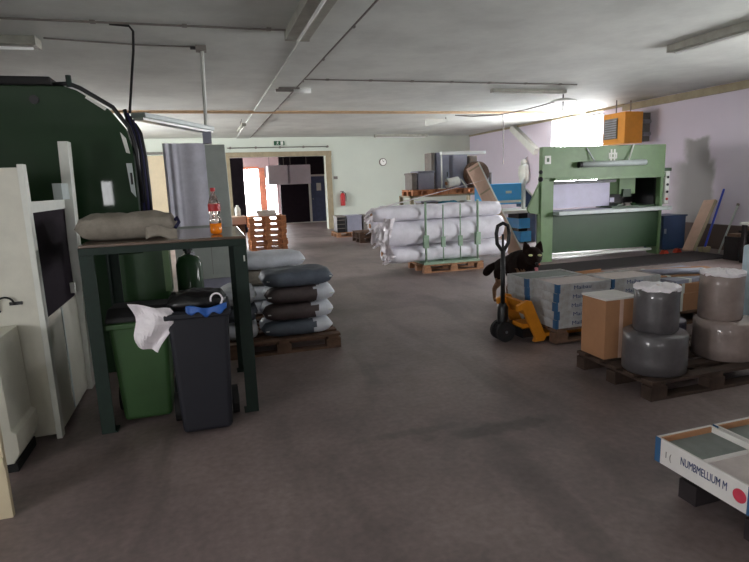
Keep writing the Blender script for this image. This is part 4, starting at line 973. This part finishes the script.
# ------------------------------------------------------------------ light
wd = bpy.data.worlds.new('sky'); bpy.context.scene.world = wd; wd.use_nodes = True
bg = wd.node_tree.nodes['Background']; bg.inputs['Color'].default_value = (.98, .98, 1.0, 1); bg.inputs['Strength'].default_value = 40
def portal(name, loc, rot, sx, sy):
    l = bpy.data.lights.new(name, 'AREA'); l.shape = 'RECTANGLE'; l.size = sx; l.size_y = sy; l.cycles.is_portal = True
    o = bpy.data.objects.new(name, l); C.objects.link(o); o.location = loc; o.rotation_euler = rot
def daylight(name, loc, rot, sx, sy, power, col=(1,1,1)):
    l = bpy.data.lights.new(name, 'AREA'); l.shape = 'RECTANGLE'; l.size = sx; l.size_y = sy; l.energy = power; l.color = col
    o = bpy.data.objects.new(name, l); C.objects.link(o); o.location = loc; o.rotation_euler = rot
    return o
RX_NEG = (0, PI/2, 0)       # area light pointing to -x
RX_POS = (0, -PI/2, 0)
RY_POS = (PI/2, 0, 0)       # pointing to +y
RY_NEG = (-PI/2, 0, 0)
for a in (W1, W2): portal('portal_right', (XR+.29, (a[0]+a[1])/2, (a[2]+a[3])/2), RX_NEG, a[3]-a[2], a[1]-a[0])
for a in LW: portal('portal_left', (XL-.29, (a[0]+a[1])/2, (a[2]+a[3])/2), RX_POS, a[3]-a[2], a[1]-a[0])
for a in FW: portal('portal_front', ((a[0]+a[1])/2, YF-.29, (a[2]+a[3])/2), RY_POS, a[1]-a[0], a[3]-a[2])
portal('portal_hall', (-1.29, (HW[0]+HW[1])/2, 1.4), RX_POS, 1.0, HW[1]-HW[0]); portal('portal_hall', (2.17, HY+.29, 1.22), RY_NEG, .9, 2.45); portal('portal_hall', (3.2, HY+.29, 1.0), RY_NEG, .5, 2.0)

# ------------------------------------------------------------------ camera
f, yaw, pitch, roll_ = 545.0, math.radians(16.877), math.radians(10.216), math.radians(-2.1)
fwd = Vector((math.sin(yaw)*math.cos(pitch), math.cos(yaw)*math.cos(pitch), -math.sin(pitch)))
right = Vector((math.cos(yaw), -math.sin(yaw), 0)); up = right.cross(fwd)
r = right*math.cos(roll_) + up*math.sin(roll_); u = -right*math.sin(roll_) + up*math.cos(roll_)
cam = bpy.data.cameras.new('camera'); cam.sensor_width = 36; cam.lens = f/749*36; cam.clip_start = .05
co = bpy.data.objects.new('camera', cam); C.objects.link(co)
co.matrix_world = Matrix(((r.x,u.x,-fwd.x,0),(r.y,u.y,-fwd.y,0),(r.z,u.z,-fwd.z,1.6),(0,0,0,1)))
sc = bpy.context.scene; sc.camera = co
sc.view_settings.view_transform = 'Standard'; sc.view_settings.look = 'None'; sc.view_settings.gamma = 1
sc.view_settings.use_curve_mapping = False; sc.view_settings.exposure = 0.0
